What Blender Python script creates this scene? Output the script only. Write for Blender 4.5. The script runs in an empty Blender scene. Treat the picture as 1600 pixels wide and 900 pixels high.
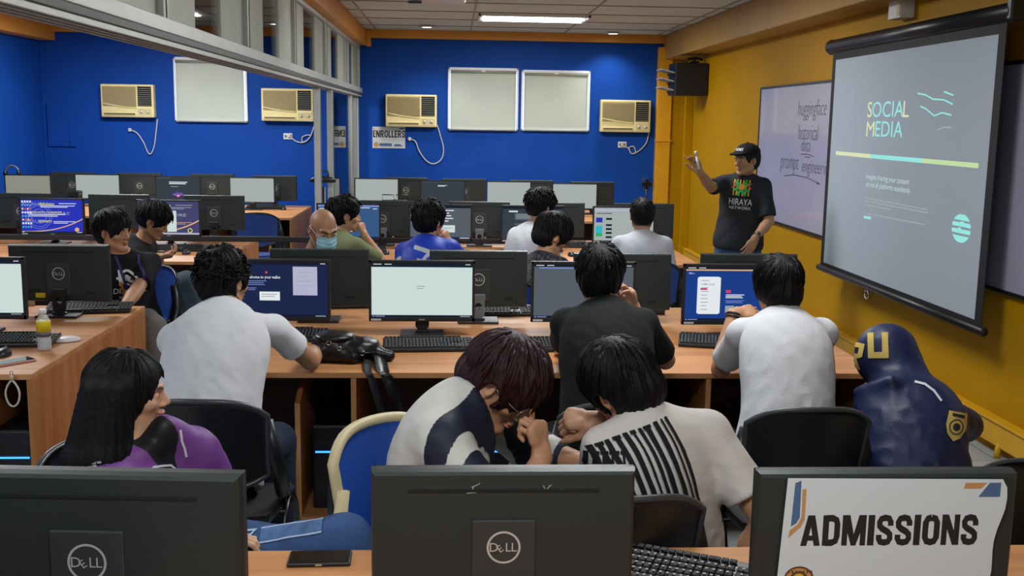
import bpy, bmesh, math, random
import numpy as np
from mathutils import Vector, Matrix, Euler
from mathutils.bvhtree import BVHTree
random.seed(7)
SC = bpy.context.scene
COL = SC.collection
PI = math.pi
def V(*a): return Vector(a)
# ------------------------------------------------------------------ camera model (used to survey the room from the photograph)
FPX, YAW, PITCH, ROLL, CAMH = 1640.0, .0580, .1570, -.0154, 1.80
def cam_axes():
    cy, sy = math.cos(YAW), math.sin(YAW)
    f = V(sy*math.cos(PITCH), cy*math.cos(PITCH), -math.sin(PITCH))
    r = V(cy, -sy, 0); d = f.cross(r)
    c, s = math.cos(ROLL), math.sin(ROLL)
    return c*r + s*d, -s*r + c*d, f
CR, CD, CF = cam_axes()
def at(x, y, Y):
    d = CR*((x-800)/FPX) + CD*((y-450)/FPX) + CF
    return V(0, 0, CAMH) + d*(Y/d.y)
# ------------------------------------------------------------------ materials
def lin(c):
    if isinstance(c, str):
        c = c.lstrip('#'); c = tuple(int(c[i:i+2], 16)/255 for i in (0, 2, 4))
    return tuple((v/12.92 if v <= .04045 else ((v+.055)/1.055)**2.4) for v in c) + (1.0,)
MATS = {}
def mat(name, color, rough=.6, metal=0., noise=0., nscale=8., bump=0., bscale=60., spec=.5, stretch=None, emis=0., alpha=1., sheen=0., coat=0.):
    if name in MATS: return MATS[name]
    m = bpy.data.materials.new(name); m.use_nodes = True
    nt = m.node_tree; b = nt.nodes['Principled BSDF']
    c = lin(color)
    b.inputs['Base Color'].default_value = c
    b.inputs['Roughness'].default_value = rough
    b.inputs['Metallic'].default_value = metal
    b.inputs['Specular IOR Level'].default_value = spec
    if coat: b.inputs['Coat Weight'].default_value = coat
    if sheen: b.inputs['Sheen Weight'].default_value = sheen
    if emis:
        b.inputs['Emission Color'].default_value = c
        b.inputs['Emission Strength'].default_value = emis
    if alpha < 1: b.inputs['Alpha'].default_value = alpha
    tc = nt.nodes.new('ShaderNodeTexCoord'); mp = nt.nodes.new('ShaderNodeMapping')
    if stretch: mp.inputs['Scale'].default_value = stretch
    nt.links.new(tc.outputs['Object'], mp.inputs['Vector'])
    if noise:
        n = nt.nodes.new('ShaderNodeTexNoise'); n.inputs['Scale'].default_value = nscale; n.inputs['Detail'].default_value = 4
        nt.links.new(mp.outputs['Vector'], n.inputs['Vector'])
        r = nt.nodes.new('ShaderNodeValToRGB')
        r.color_ramp.elements[0].position = .3; r.color_ramp.elements[1].position = .7
        r.color_ramp.elements[0].color = tuple(max(0, v*(1-noise)) for v in c[:3])+(1,)
        r.color_ramp.elements[1].color = tuple(min(1, v*(1+noise)) for v in c[:3])+(1,)
        nt.links.new(n.outputs['Fac'], r.inputs['Fac']); nt.links.new(r.outputs['Color'], b.inputs['Base Color'])
    if bump:
        n2 = nt.nodes.new('ShaderNodeTexNoise'); n2.inputs['Scale'].default_value = bscale; n2.inputs['Detail'].default_value = 3
        nt.links.new(mp.outputs['Vector'], n2.inputs['Vector'])
        bp = nt.nodes.new('ShaderNodeBump'); bp.inputs['Strength'].default_value = bump; bp.inputs['Distance'].default_value = .01
        nt.links.new(n2.outputs['Fac'], bp.inputs['Height']); nt.links.new(bp.outputs['Normal'], b.inputs['Normal'])
    MATS[name] = m
    return m
def emit(name, color, s=1.0):
    if name in MATS: return MATS[name]
    m = bpy.data.materials.new(name); m.use_nodes = True; nt = m.node_tree; nt.nodes.clear()
    o = nt.nodes.new('ShaderNodeOutputMaterial'); e = nt.nodes.new('ShaderNodeEmission')
    e.inputs['Color'].default_value = lin(color); e.inputs['Strength'].default_value = s
    nt.links.new(e.outputs[0], o.inputs[0]); MATS[name] = m
    return m
def wood_mat(name, base, dark, axis='X'):
    if name in MATS: return MATS[name]
    m = bpy.data.materials.new(name); m.use_nodes = True; nt = m.node_tree; b = nt.nodes['Principled BSDF']
    tc = nt.nodes.new('ShaderNodeTexCoord'); mp = nt.nodes.new('ShaderNodeMapping')
    mp.inputs['Scale'].default_value = (.55, 9, 9) if axis == 'X' else (9, 9, .55)
    nt.links.new(tc.outputs['Object'], mp.inputs['Vector'])
    n = nt.nodes.new('ShaderNodeTexNoise'); n.inputs['Scale'].default_value = 1.6; n.inputs['Detail'].default_value = 5; n.inputs['Distortion'].default_value = .6
    nt.links.new(mp.outputs['Vector'], n.inputs['Vector'])
    r = nt.nodes.new('ShaderNodeValToRGB'); r.color_ramp.elements[0].position = .32; r.color_ramp.elements[1].position = .62
    r.color_ramp.elements[0].color = lin(dark); r.color_ramp.elements[1].color = lin(base)
    nt.links.new(n.outputs['Fac'], r.inputs['Fac']); nt.links.new(r.outputs['Color'], b.inputs['Base Color'])
    b.inputs['Roughness'].default_value = .45; b.inputs['Specular IOR Level'].default_value = .35
    MATS[name] = m
    return m
# ------------------------------------------------------------------ mesh building
class MB:
    """collects shapes with a material slot each, then links ONE mesh object"""
    def __init__(s): s.v = []; s.f = []; s.m = []; s.sm = []
    def add(s, verts, faces, mi=0, smooth=False, M=None):
        o = len(s.v)
        if M is not None: verts = [M @ Vector(v) for v in verts]
        s.v += [tuple(v) for v in verts]; s.f += [tuple(i+o for i in f) for f in faces]
        s.m += [mi]*len(faces); s.sm += [smooth]*len(faces); return s
    def box(s, c, d, mi=0, bev=0., M=None, seg=2):
        bm = bmesh.new(); bmesh.ops.create_cube(bm, size=1)
        for v in bm.verts: v.co = V(v.co.x*d[0]+c[0], v.co.y*d[1]+c[1], v.co.z*d[2]+c[2])
        if bev: bmesh.ops.bevel(bm, geom=bm.edges[:], offset=min(bev, min(d)*.48), segments=seg, affect='EDGES', profile=.5)
        bm.verts.index_update()
        s.add([v.co.copy() for v in bm.verts], [[v.index for v in f.verts] for f in bm.faces], mi, False, M); bm.free(); return s
    def tube(s, pts, r, mi=0, n=8, M=None, closed=False, flat=1.0, up=(0, 0, 1)):
        pts = [Vector(p) for p in pts]; N = len(pts); rs = r if isinstance(r, (list, tuple)) else [r]*N
        vs, fs = [], []; prev = None
        for i, p in enumerate(pts):
            if closed: t = pts[(i+1) % N]-pts[i-1]
            else: t = pts[min(i+1, N-1)]-pts[max(i-1, 0)]
            if t.length < 1e-9: t = V(0, 0, 1)
            t.normalize()
            if prev is None:
                u = Vector(up); u = u - t*u.dot(t)
                if u.length < 1e-3: u = V(1, 0, 0)-t*t.x
            else:
                u = prev-t*prev.dot(t)
                if u.length < 1e-4: u = V(1, 0, 0)-t*t.x
            u.normalize(); prev = u; w = t.cross(u)
            for k in range(n):
                a = 2*PI*k/n; vs.append(p+(u*math.cos(a)*flat+w*math.sin(a))*rs[i])
        for i in range(N if closed else N-1):
            j = (i+1) % N
            for k in range(n):
                fs.append((i*n+k, i*n+(k+1) % n, j*n+(k+1) % n, j*n+k))
        if not closed:
            fs.append(tuple(range(n-1, -1, -1))); fs.append(tuple((N-1)*n+k for k in range(n)))
        return s.add(vs, fs, mi, True, M)
    def cyl(s, a, b, r, mi=0, n=16, r2=None, M=None):
        return s.tube([a, b], [r, r if r2 is None else r2], mi, n, M)
    def lathe(s, prof, mi=0, n=20, M=None):
        vs, fs = [], []
        for (r, z) in prof:
            for k in range(n):
                a = 2*PI*k/n; vs.append((r*math.cos(a), r*math.sin(a), z))
        for i in range(len(prof)-1):
            for k in range(n): fs.append((i*n+k, i*n+(k+1) % n, (i+1)*n+(k+1) % n, (i+1)*n+k))
        fs.append(tuple(range(n-1, -1, -1))); fs.append(tuple((len(prof)-1)*n+k for k in range(n)))
        return s.add(vs, fs, mi, True, M)
    def prism(s, poly, h, mi=0, M=None):
        """2-D polygon (x,y) extruded from z=0 to z=h"""
        n = len(poly)
        vs = [(p[0], p[1], 0) for p in poly]+[(p[0], p[1], h) for p in poly]
        fs = [tuple(range(n-1, -1, -1)), tuple(range(n, 2*n))]+[(i, (i+1) % n, n+(i+1) % n, n+i) for i in range(n)]
        return s.add(vs, fs, mi, False, M)
    def grid(s, fn, nu, nv, mi=0, smooth=True, thick=0., M=None):
        """surface fn(u,v) with optional thickness along its normal"""
        P = [[Vector(fn(i/nu, j/nv)) for j in range(nv+1)] for i in range(nu+1)]
        vs = [p for row in P for p in row]; W = nv+1; A = (nu+1)*W
        fs = [(i*W+j, (i+1)*W+j, (i+1)*W+j+1, i*W+j+1) for i in range(nu) for j in range(nv)]
        if thick:
            N = []
            for i in range(nu+1):
                for j in range(nv+1):
                    a = P[min(i+1, nu)][j]-P[max(i-1, 0)][j]; b = P[i][min(j+1, nv)]-P[i][max(j-1, 0)]
                    n = a.cross(b); n = n.normalized() if n.length > 1e-12 else V(0, 0, 1); N.append(n)
            vs = vs+[vs[k]-N[k]*thick for k in range(A)]
            fs = fs+[tuple(A+q for q in reversed(f)) for f in fs]
            rim = [i*W for i in range(nu+1)]+[nu*W+j for j in range(1, nv+1)]+[i*W+nv for i in range(nu-1, -1, -1)]+[j for j in range(nv-1, 0, -1)]
            fs += [(rim[k], A+rim[k], A+rim[(k+1) % len(rim)], rim[(k+1) % len(rim)])[::-1] for k in range(len(rim))]
        return s.add(vs, fs, mi, smooth, M)
    def mesh(s, name, mats):
        me = bpy.data.meshes.new(name); me.from_pydata(s.v, [], s.f)
        for m in (mats if isinstance(mats, (list, tuple)) else [mats]): me.materials.append(m)
        me.polygons.foreach_set('material_index', s.m); me.polygons.foreach_set('use_smooth', s.sm)
        me.update(); return me
    def build(s, name, mats, parent=None, loc=None, rot=None):
        return ob(name, s.mesh(name, mats), parent, loc, rot)
def ob(name, me, parent=None, loc=None, rot=None):
    o = bpy.data.objects.new(name, me); COL.objects.link(o)
    if parent is not None: o.parent = parent
    if loc is not None: o.location = loc
    if rot is not None: o.rotation_euler = rot
    return o
def tag(o, label=None, cat=None, group=None, kind=None):
    if label: o['label'] = label
    if cat: o['category'] = cat
    if group: o['group'] = group
    if kind: o['kind'] = kind
    return o
def thing(name, label, cat, loc=(0, 0, 0), rz=0., group=None):
    o = bpy.data.objects.new(name, None); COL.objects.link(o); o.location = loc; o.rotation_euler = (0, 0, rz)
    o.empty_display_size = .1
    return tag(o, label, cat, group)
def struct(name, mb, m, parent=None):
    o = mb.build(name, m, parent)
    if parent is None: o['kind'] = 'structure'
    return o
def dup(root, loc, rz, label, group=None):
    r = root.copy(); COL.objects.link(r); r.location = loc; r.rotation_euler = (0, 0, rz); r['label'] = label
    if group: r['group'] = group
    for ch in list(root.children):
        c = ch.copy(); COL.objects.link(c); c.parent = r
        for g in list(ch.children):
            d = g.copy(); COL.objects.link(d); d.parent = c
    return r
# ------------------------------------------------------------------ flat lettering as geometry
_T = {}
def text2d(txt, size=1., bold=0., shear=0., sx=1., align='CENTER', spacing=1., res=3):
    """returns (verts2d, faces) of a line of lettering, origin at its middle baseline"""
    key = (txt, bold, shear, align, spacing, res)
    if key not in _T:
        cu = bpy.data.curves.new('lettering', 'FONT'); cu.body = txt; cu.size = 1; cu.offset = bold; cu.shear = shear
        cu.align_x = align; cu.space_character = spacing; cu.resolution_u = res; cu.fill_mode = 'FRONT'; cu.dimensions = '2D'
        o = bpy.data.objects.new('lettering', cu); COL.objects.link(o)
        me = bpy.data.meshes.new_from_object(o)
        _T[key] = ([(v.co.x, v.co.y) for v in me.vertices], [tuple(p.vertices) for p in me.polygons])
        bpy.data.objects.remove(o); bpy.data.curves.remove(cu); bpy.data.meshes.remove(me)
    v, f = _T[key]
    return [(x*size*sx, y*size) for x, y in v], f
def ellipse2d(cx, cy, rx, ry, n=24, inner=0.):
    o = [(cx+rx*math.cos(2*PI*k/n), cy+ry*math.sin(2*PI*k/n)) for k in range(n)]
    if not inner: return o, [tuple(range(n))]
    i = [(cx+(rx-inner)*math.cos(2*PI*k/n), cy+(ry-inner)*math.sin(2*PI*k/n)) for k in range(n)]
    return o+i, [(k, (k+1) % n, n+(k+1) % n, n+k) for k in range(n)]
def rect2d(x0, y0, x1, y1): return [(x0, y0), (x1, y0), (x1, y1), (x0, y1)], [(0, 1, 2, 3)]
def line2d(pts, w):
    vs, fs = [], []
    for i in range(len(pts)):
        a = Vector(pts[max(i-1, 0)]); b = Vector(pts[min(i+1, len(pts)-1)]); t = (b-a).normalized(); n = Vector((-t.y, t.x))*w/2
        p = Vector(pts[i]); vs += [tuple(p+n), tuple(p-n)]
    fs = [(2*i, 2*i+1, 2*i+3, 2*i+2) for i in range(len(pts)-1)]
    return vs, fs
_BL = {
 'A': (.74, [[(0, 0), (.23, 0), (.29, .25), (.24, 1)], [(.51, 0), (.74, 0), (.50, 1), (.45, .25)], [(.24, 1), (.29, .25), (.37, .62), (.45, .25), (.50, 1)], [(.26, .17), (.48, .17), (.46, .34), (.28, .34)]], []),
 'D': (.66, [[(0, 0), (.23, 0), (.23, 1), (0, 1)]], [([(.12, .90), (.36, .90), (.50, .84), (.545, .70), (.545, .30), (.50, .16), (.36, .10), (.12, .10)], .22)]),
 'M': (.90, [[(0, 0), (.21, 0), (.21, 1), (0, 1)], [(.69, 0), (.90, 0), (.90, 1), (.69, 1)], [(.0, 1), (.36, 0), (.45, .0), (.45, .38), (.28, 1)], [(.90, 1), (.62, 1), (.45, .38), (.45, 0), (.54, 0)]], []),
 'I': (.25, [[(0, 0), (.25, 0), (.25, 1), (0, 1)]], []),
 'N': (.68, [[(0, 0), (.21, 0), (.21, 1), (0, 1)], [(.47, 0), (.68, 0), (.68, 1), (.47, 1)], [(.0, 1), (.24, 1), (.68, 0), (.44, 0)]], []),
 'E': (.50, [[(0, 0), (.23, 0), (.23, 1), (0, 1)], [(.2, 0), (.50, 0), (.50, .19), (.2, .19)], [(.2, .42), (.46, .42), (.46, .60), (.2, .60)], [(.2, .81), (.50, .81), (.50, 1), (.2, 1)]], []),
 'L': (.47, [[(0, 0), (.23, 0), (.23, 1), (0, 1)], [(.2, 0), (.47, 0), (.47, .20), (.2, .20)]], []),
 'R': (.66, [[(0, 0), (.23, 0), (.23, 1), (0, 1)], [(.26, .46), (.48, .46), (.66, 0), (.43, 0)]], [([(.12, .90), (.40, .90), (.53, .83), (.545, .70), (.51, .56), (.40, .49), (.12, .49)], .20)]),
 'O': (.66, [], [([(.33, .90), (.19, .87), (.115, .74), (.115, .26), (.19, .13), (.33, .10), (.47, .13), (.545, .26), (.545, .74), (.47, .87), (.33, .90)], .225)]),
 'S': (.64, [], [([(.53, .64), (.53, .76), (.46, .88), (.32, .905), (.17, .87), (.11, .76), (.12, .64), (.22, .55), (.42, .45), (.52, .36), (.53, .23), (.46, .12), (.32, .095), (.17, .12), (.11, .23), (.11, .35)], .215)]),
}
def heavy2d(txt, h, sx=1., gap=.07):
    """condensed heavy poster lettering built from strokes, centred on x, baseline at y=0"""
    vs, fs = [], []; x = 0
    for ch in txt:
        w, polys, paths = _BL[ch]
        for p in polys: fs.append(tuple(range(len(vs), len(vs)+len(p)))); vs += [(a+x, b) for a, b in p]
        for p, t in paths:
            v, f = line2d(p, t); fs += [tuple(i+len(vs) for i in q) for q in f]; vs += [(a+x, b) for a, b in v]
        x += w+gap
    x -= gap
    return [((a-x/2)*h*sx, b*h) for a, b in vs], fs
class Flat:
    """flat artwork in a local (x right, y up) plane, several colours"""
    def __init__(s): s.mb = MB(); s.layer = 0
    def heavy(s, vf, mi, off=(0, 0)):
        v, f = vf; s.layer += 1
        for k, q in enumerate(f): s.mb.add([(v[i][0]+off[0], v[i][1]+off[1], s.layer*.00006+k*6e-6) for i in q], [tuple(range(len(q)))], mi)
        return s
    def put(s, vf, mi, off=(0, 0), z=None):
        v, f = vf; s.layer += 1; z = z if z is not None else s.layer*.00006
        s.mb.add([(x+off[0], y+off[1], z) for x, y in v], f, mi); return s
# ================================================================== THE ROOM
XR, XL, YF, YB, ZC = 3.08, -5.30, 14.10, -1.60, 2.95
def atX(x, y, X):
    d = CR*((x-800)/FPX) + CD*((y-450)/FPX) + CF
    return V(0, 0, CAMH) + d*(X/d.x)
blue = mat('blue wall paint', '#11449a', .6, spec=.12, noise=.10, nscale=1.1, bump=.08, bscale=25)
gold = mat('gold wall paint', '#b08200', .55, spec=.12, noise=.08, nscale=1.0, bump=.06, bscale=25)
orange = mat('orange beam paint', '#c98a2c', .5, noise=.08, nscale=1.5)
tan = mat('tan soffit paint', '#a8823c', .55, noise=.08, nscale=1.5)
pillar_m = mat('golden pillar paint', '#d99a08', .5, noise=.05)
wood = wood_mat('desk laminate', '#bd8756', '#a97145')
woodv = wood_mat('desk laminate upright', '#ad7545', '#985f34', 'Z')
wood_edge = mat('desk edge band', '#c08a58', .5)
wood_dark = wood_mat('desk inner board', '#5c3626', '#492a1d')
blackp = mat('black plastic', '#16181a', .42, noise=.1, nscale=40)
blackm = mat('matte black plastic', '#101113', .7)
white = mat('white plastic', '#d8d9d6', .45)
alu = mat('anodised aluminium', '#b3b8b2', .42, metal=.3, noise=.05)
alu_dark = mat('aluminium track grooves', '#4a4c48', .5, metal=.3)
chrome = mat('chrome', '#b8babd', .25, metal=1.)
darkm = mat('dark gap', '#08090a', .8)
# floor: grey vinyl tiles
def tile_mat():
    m = bpy.data.materials.new('grey vinyl tiles'); m.use_nodes = True; nt = m.node_tree; b = nt.nodes['Principled BSDF']
    tc = nt.nodes.new('ShaderNodeTexCoord'); br = nt.nodes.new('ShaderNodeTexBrick')
    br.offset = 0; br.inputs['Scale'].default_value = 1; br.inputs['Brick Width'].default_value = .6; br.inputs['Row Height'].default_value = .6
    br.inputs['Mortar Size'].default_value = .004; br.inputs['Color1'].default_value = lin('#a3a8a8'); br.inputs['Color2'].default_value = lin('#9a9fa1'); br.inputs['Mortar'].default_value = lin('#6f7374')
    nt.links.new(tc.outputs['Object'], br.inputs['Vector']); nt.links.new(br.outputs['Color'], b.inputs['Base Color']); b.inputs['Roughness'].default_value = .35
    return m
struct('floor', MB().box(((XL+XR)/2, (YB+YF)/2, -.05), (XR-XL+.4, YF-YB+.4, .1)), tile_mat())
# ceiling with its tile joints
cb = MB().box(((XL+XR)/2, (YB+YF)/2, ZC+.06), (XR-XL+.4, YF-YB+.4, .1))
gx = [-1.0+1.225*k for k in range(-4, 5)]; gy = [13.35-.88*k for k in range(0, 17)]
for x in gx: cb.box((x, (YB+YF)/2, ZC+.006), (.016, YF-YB, .012), 1)
for y in gy: cb.box(((XL+XR)/2, y, ZC+.007), (XR-XL, .016, .010), 1)
struct('ceiling', cb, [mat('ceiling board', '#bfc4be', .85, noise=.06, nscale=2., bump=.1, bscale=90), mat('ceiling tee bar', '#8f8a7e', .6)])
# walls
struct('wall_back', MB().box(((XL+XR)/2, YF+.1, ZC/2), (XR-XL+.4, .2, ZC+.2)), blue)
struct('wall_right', MB().box((XR+.1, (YB+YF)/2, ZC/2), (.2, YF-YB, ZC+.2)), gold)
struct('wall_left', MB().box((XL-.1, (YB+YF)/2, ZC/2), (.2, YF-YB, ZC+.2)), blue)
# beams and trims
struct('trim_1', MB().box(((XL+XR)/2, YF-.03, 2.905), (XR-XL, .08, .11), 0, .006), orange)         # band under the ceiling on the blue wall
struct('trim_2', MB().box((-1.195, (YB+YF)/2, 2.85), (.13, YF-YB-.1, .2), 0, .006), orange)         # beam above the glass partition
struct('trim_3', MB().box((-1.10, YF-.04, 2.84), (.06, .10, .20), 0, .004), orange)
struct('trim_4', MB().box((XL+.10, (YB+YF)/2, 2.85), (.2, YF-YB, .22), 0, .006), orange)
struct('trim_5', MB().box(((2.78+XR)/2, (YB+YF)/2, 2.80), (XR-2.78, YF-YB, .31), 0, .008), tan)     # soffit on the right wall
struct('pillar', MB().box((2.80, YF-.05, 1.4), (.19, .12, 2.8), 0, .006).box((2.80, YF-.115, 1.58), (.22, .02, .018)), pillar_m)
struct('trim_6', MB().box((2.985, YF-.03, 1.4), (.19, .08, 2.8), 0, .004).box((3.03, 13.55, 1.33), (.10, .08, 2.66), 0, .004), gold)
# raised yellow duct box along the foot of the right wall
bb = MB().box((XR-.03, 7.0, .125), (.06, 13.6, .13), 0, .008).box((XR-.035, 7.0, .197), (.07, 13.6, .016), 0, .004)
for k in range(20):
    y = 1.1+.62*k; bb.tube([(XR-.035, y, .10), (XR-.055, y, .05), (XR-.06, y, .0)], .018, 0, 8)
struct('baseboard_right', bb, mat('yellow duct paint', '#cf9c08', .45, noise=.06))
# windows and roller blinds on the blue wall
daylight = emit('daylight', '#dfe9ff', 1.3)
blindm = mat('grey green blind cloth', '#bcc3b6', .8, noise=.04, nscale=3., bump=.1, bscale=200)
blinds = [(-3.614, -2.677, 1.734, 2.562, 'grey roller blind over the window beside the glass partition, in the left bay'),
          (-.068, .863, 1.678, 2.496, 'grey roller blind over the left window of the pair on the blue wall'),
          (.901, 1.814, 1.683, 2.480, 'grey roller blind over the right window of the pair, towards the yellow pillar')]
for i, (x0, x1, z0, z1, lb) in enumerate(blinds):
    w = MB(); cx, cz = (x0+x1)/2, (z0+z1)/2; W, H = x1-x0, z1-z0; y = YF-.012
    for c, d in (((x0+.012, y, cz), (.024, .035, H)), ((x1-.012, y, cz), (.024, .035, H)), ((cx, y, z1-.012), (W, .035, .024)), ((cx, y, z0+.012), (W, .035, .024))): w.box(c, d, 0, .003)
    o = struct('window_%d' % (i+1), w, mat('white window frame', '#dfe3e8', .4))
    MB().box((cx, YF-.004, cz), (W-.04, .006, H-.04)).build('pane', daylight, o)
    t = thing('roller_blind', lb, 'window blind', (cx, YF-.04, z0), 0, 'roller blinds on the blue wall')
    def bl(u, v, W=W, H=H): return ((u-.5)*(W-.075), -.012-.006*math.sin(u*9+v*2)*(1-v)-.008*(1-v), .012+v*(H-.075))
    MB().grid(bl, 24, 16, 0, True, .003).build('blind_cloth', blindm, t)
    MB().tube([(-(W-.07)/2, -.014, H-.055), ((W-.07)/2, -.014, H-.055)], .020, 0, 12).build('roller', mat('blind roller', '#8d9284', .5), t)
    MB().tube([(-(W-.08)/2, -.022, .016), ((W-.08)/2, -.022, .016)], .008, 0, 8).build('bottom_bar', mat('blind bar', '#c6c9c0', .5), t)
    MB().box((0, -.016, H-.03), (W-.03, .03, .018), 0, .004).box((0, -.03, H-.045), (.05, .02, .02), 0, .003).build('head_rail', white, t)
# ------------------------------------------------------------------ window air conditioners
ac_m = mat('aged cream plastic', '#e6d699', .5, noise=.06, nscale=5.)
ac_g = mat('brown grey grille', '#9f8f62', .7, noise=.05)
def make_ac(W=.67, H=.42):
    t = thing('air_conditioner', '', 'air conditioner')
    b = MB().box((0, -.056, H/2), (W, .11, H), 0, .012)
    b.build('housing', ac_m, t)
    g = MB()
    gw = W*.63; x0 = -W/2+.025
    def gr(u, v): return (x0+gw*u, -.115, H*.30+ .02*math.sin(u*PI*.5+1.6) + v*(H*.63-.02*math.sin(u*PI*.5+1.6)))
    g.grid(gr, 14, 4, 0, False, .004)
    for k in range(24):
        z = H*.34+k*H*.58/24
        g.box((x0+gw/2, -.119, z), (gw-.01, .004, .0035), 1)
    g.build('intake_grille', [ac_g, mat('grille slat', '#b8a97a', .6)], t)
    f = MB()
    for k in range(26): 
        u0, u1 = k/26, (k+1)/26
    f.tube([(x0+gw*u, -.117, H*.29+.055*(1-u)**1.6) for u in [i/16 for i in range(17)]], .008, 0, 6)
    f.box((x0+gw/2, -.115, H*.10), (gw, .012, .045), 0, .004); f.box((x0+gw/2, -.1225, H*.10), (gw-.03, .002, .022), 1)
    f.build('front_fascia', [ac_m, mat('fascia recess', '#6f6444', .7)], t)
    l = MB(); lx = W/2-.115; l.box((lx, -.108, H*.64), (.175, .008, H*.60), 1)
    for k in range(9): l.box((lx, -.118, H*.38+k*H*.56/9), (.165, .018, .006), 0, 0, None)
    l.build('air_louvre', [mat('louvre slat', '#8d907e', .5), darkm], t)
    c = MB().box((lx, -.112, H*.17), (.19, .01, H*.24), 0, .003).box((lx, -.1175, H*.17), (.165, .002, H*.18), 1)
    c.build('control_panel', [ac_m, mat('control plate', '#c9bf95', .5)], t)
    for s in (-1, 1): MB().lathe([(.018, 0), (.018, .012), (.013, .02), (0.001, .02)], 0, 16, Matrix.Translation((lx+s*.045, -.118, H*.17)) @ Matrix.Rotation(PI/2, 4, 'X')).build('knob', mat('knob cream', '#d6cda8', .4), t)
    return t
ac0 = make_ac(); acs = [(-4.19, 1.782, 'cream window air conditioner left of the blind in the left bay'), (-2.15, 1.763, 'cream window air conditioner beside the aluminium partition post, left bay'),
       (-.545, 1.713, 'cream window air conditioner above the ENROLLERS sign'), (2.285, 1.687, 'cream window air conditioner next to the yellow pillar')]
ac_g2 = 'air conditioners in the blue wall'
for i, (x, z, lb) in enumerate(acs):
    if i == 0: ac0.location = (x, YF-.002, z); ac0['label'] = lb; ac0['group'] = ac_g2
    else: dup(ac0, (x, YF-.002, z), 0, lb, ac_g2)
# cords and outlets
cordm = mat('white cord', '#c9c4c2', .5)
def cord(pts, lb):
    P = [at(x, y, YF-.02) for x, y in pts]
    sm = []
    for i in range(len(P)-1):
        a = P[max(i-1, 0)]; b = P[i]; c = P[i+1]; d = P[min(i+2, len(P)-1)]
        for k in range(6):
            t = k/6; sm.append(.5*((2*b)+(c-a)*t+(2*a-5*b+4*c-d)*t*t+(3*b-a-3*c+d)*t**3))
    sm.append(P[-1])
    o = MB().tube(sm, .0075, 0, 7).box(tuple(P[0]), (.04, .035, .045), 0, .008).build('power_cord', cordm)
    tag(o, lb, 'power cord', 'air conditioner cords')
cord([(203, 203), (214, 208), (224, 222), (231, 238), (236, 240), (241, 228), (244, 205), (246, 186)], 'white cord hanging in a loop below the far left air conditioner')
cord([(452, 212), (463, 221), (476, 222), (485, 213), (480, 211), (472, 215), (474, 222), (484, 215), (491, 196), (492, 187)], 'white cord looped under the air conditioner beside the partition post')
cord([(640, 217), (649, 221), (655, 236), (666, 251), (678, 256), (690, 248), (693, 232), (688, 212), (683, 195)], 'white cord swinging in a wide loop from the air conditioner over the ENROLLERS sign')
cord([(972, 226), (981, 231), (987, 240), (993, 238), (990, 229), (983, 231), (987, 240), (998, 236), (1010, 223), (1014, 205)], 'white cord curled under the air conditioner next to the pillar')
for (x, y, lb) in ((450, 213, 'white wall outlet left of the partition post'), (972, 226, 'white wall outlet under the air conditioner by the pillar')):
    p = at(x, y, YF); t = thing('wall_outlet', lb, 'outlet', (p.x, YF-.001, p.z), 0, 'wall outlets')
    MB().box((0, -.006, 0), (.115, .012, .08), 0, .004).build('cover_plate', white, t)
    for s in (-1, 1): MB().box((s*.028, -.0125, 0), (.03, .003, .035), 0, .002).build('socket', mat('socket grey', '#6c6c66', .6), t)
p = at(97, 195, YF)
t = thing('access_panel', 'blue painted metal access panel on the wall of the left bay', 'wall panel', (p.x, YF-.001, p.z))
MB().box((0, -.012, 0), (.36, .024, .56), 0, .006).build('panel_door', blue, t); MB().box((.10, -.03, .02), (.02, .016, .05), 0, .003).tube([(.10, -.03, 0), (.10, -.03, -.25)], .004, 0, 6).build('latch', blue, t)
# sheet signs
signw = mat('white sign board', '#c3cac8', .35, coat=.3)
printk = mat('black print', '#17181b', .5); printb = mat('slate blue print', '#44648a', .5); printo = mat('tan print', '#b98a55', .5)
t = thing('enrollers_sign', 'white ENROLLERS sign with crest strip on the blue wall', 'sign', (-.845, YF-.003, 1.57))
fl = Flat(); fl.put(rect2d(-.215, -.14, .215, .14), 0); fl.heavy(heavy2d('ENROLLERS', .092, .80), 1, (.005, .0)); fl.put(rect2d(-.195, .03, -.185, .12), 3)
fl.put(([(.13, .11), (.20, .11), (.20, .13), (.15, .13)], [(0, 1, 2, 3)]), 2); fl.put(ellipse2d(-.165, -.095, .034, .034), 3); fl.put(rect2d(-.125, -.115, .04, -.075), 2); fl.put(([(.06, -.115), (.19, -.115), (.15, -.085), (.08, -.085)], [(0, 1, 2, 3)]), 2)
Mx = Matrix.Rotation(PI/2, 4, 'X')
MB().add([Mx @ Vector(v) for v in fl.mb.v], fl.mb.f).mesh
b = MB(); b.v = [tuple(Mx @ Vector(v)+V(0, -.003, 0)) for v in fl.mb.v]; b.f = fl.mb.f; b.m = fl.mb.m; b.sm = fl.mb.sm
b.box((0, -.0008, 0), (.43, .0025, .28), 0); b.build('sign_sheet', [signw, printk, printb, printo], t)
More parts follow.
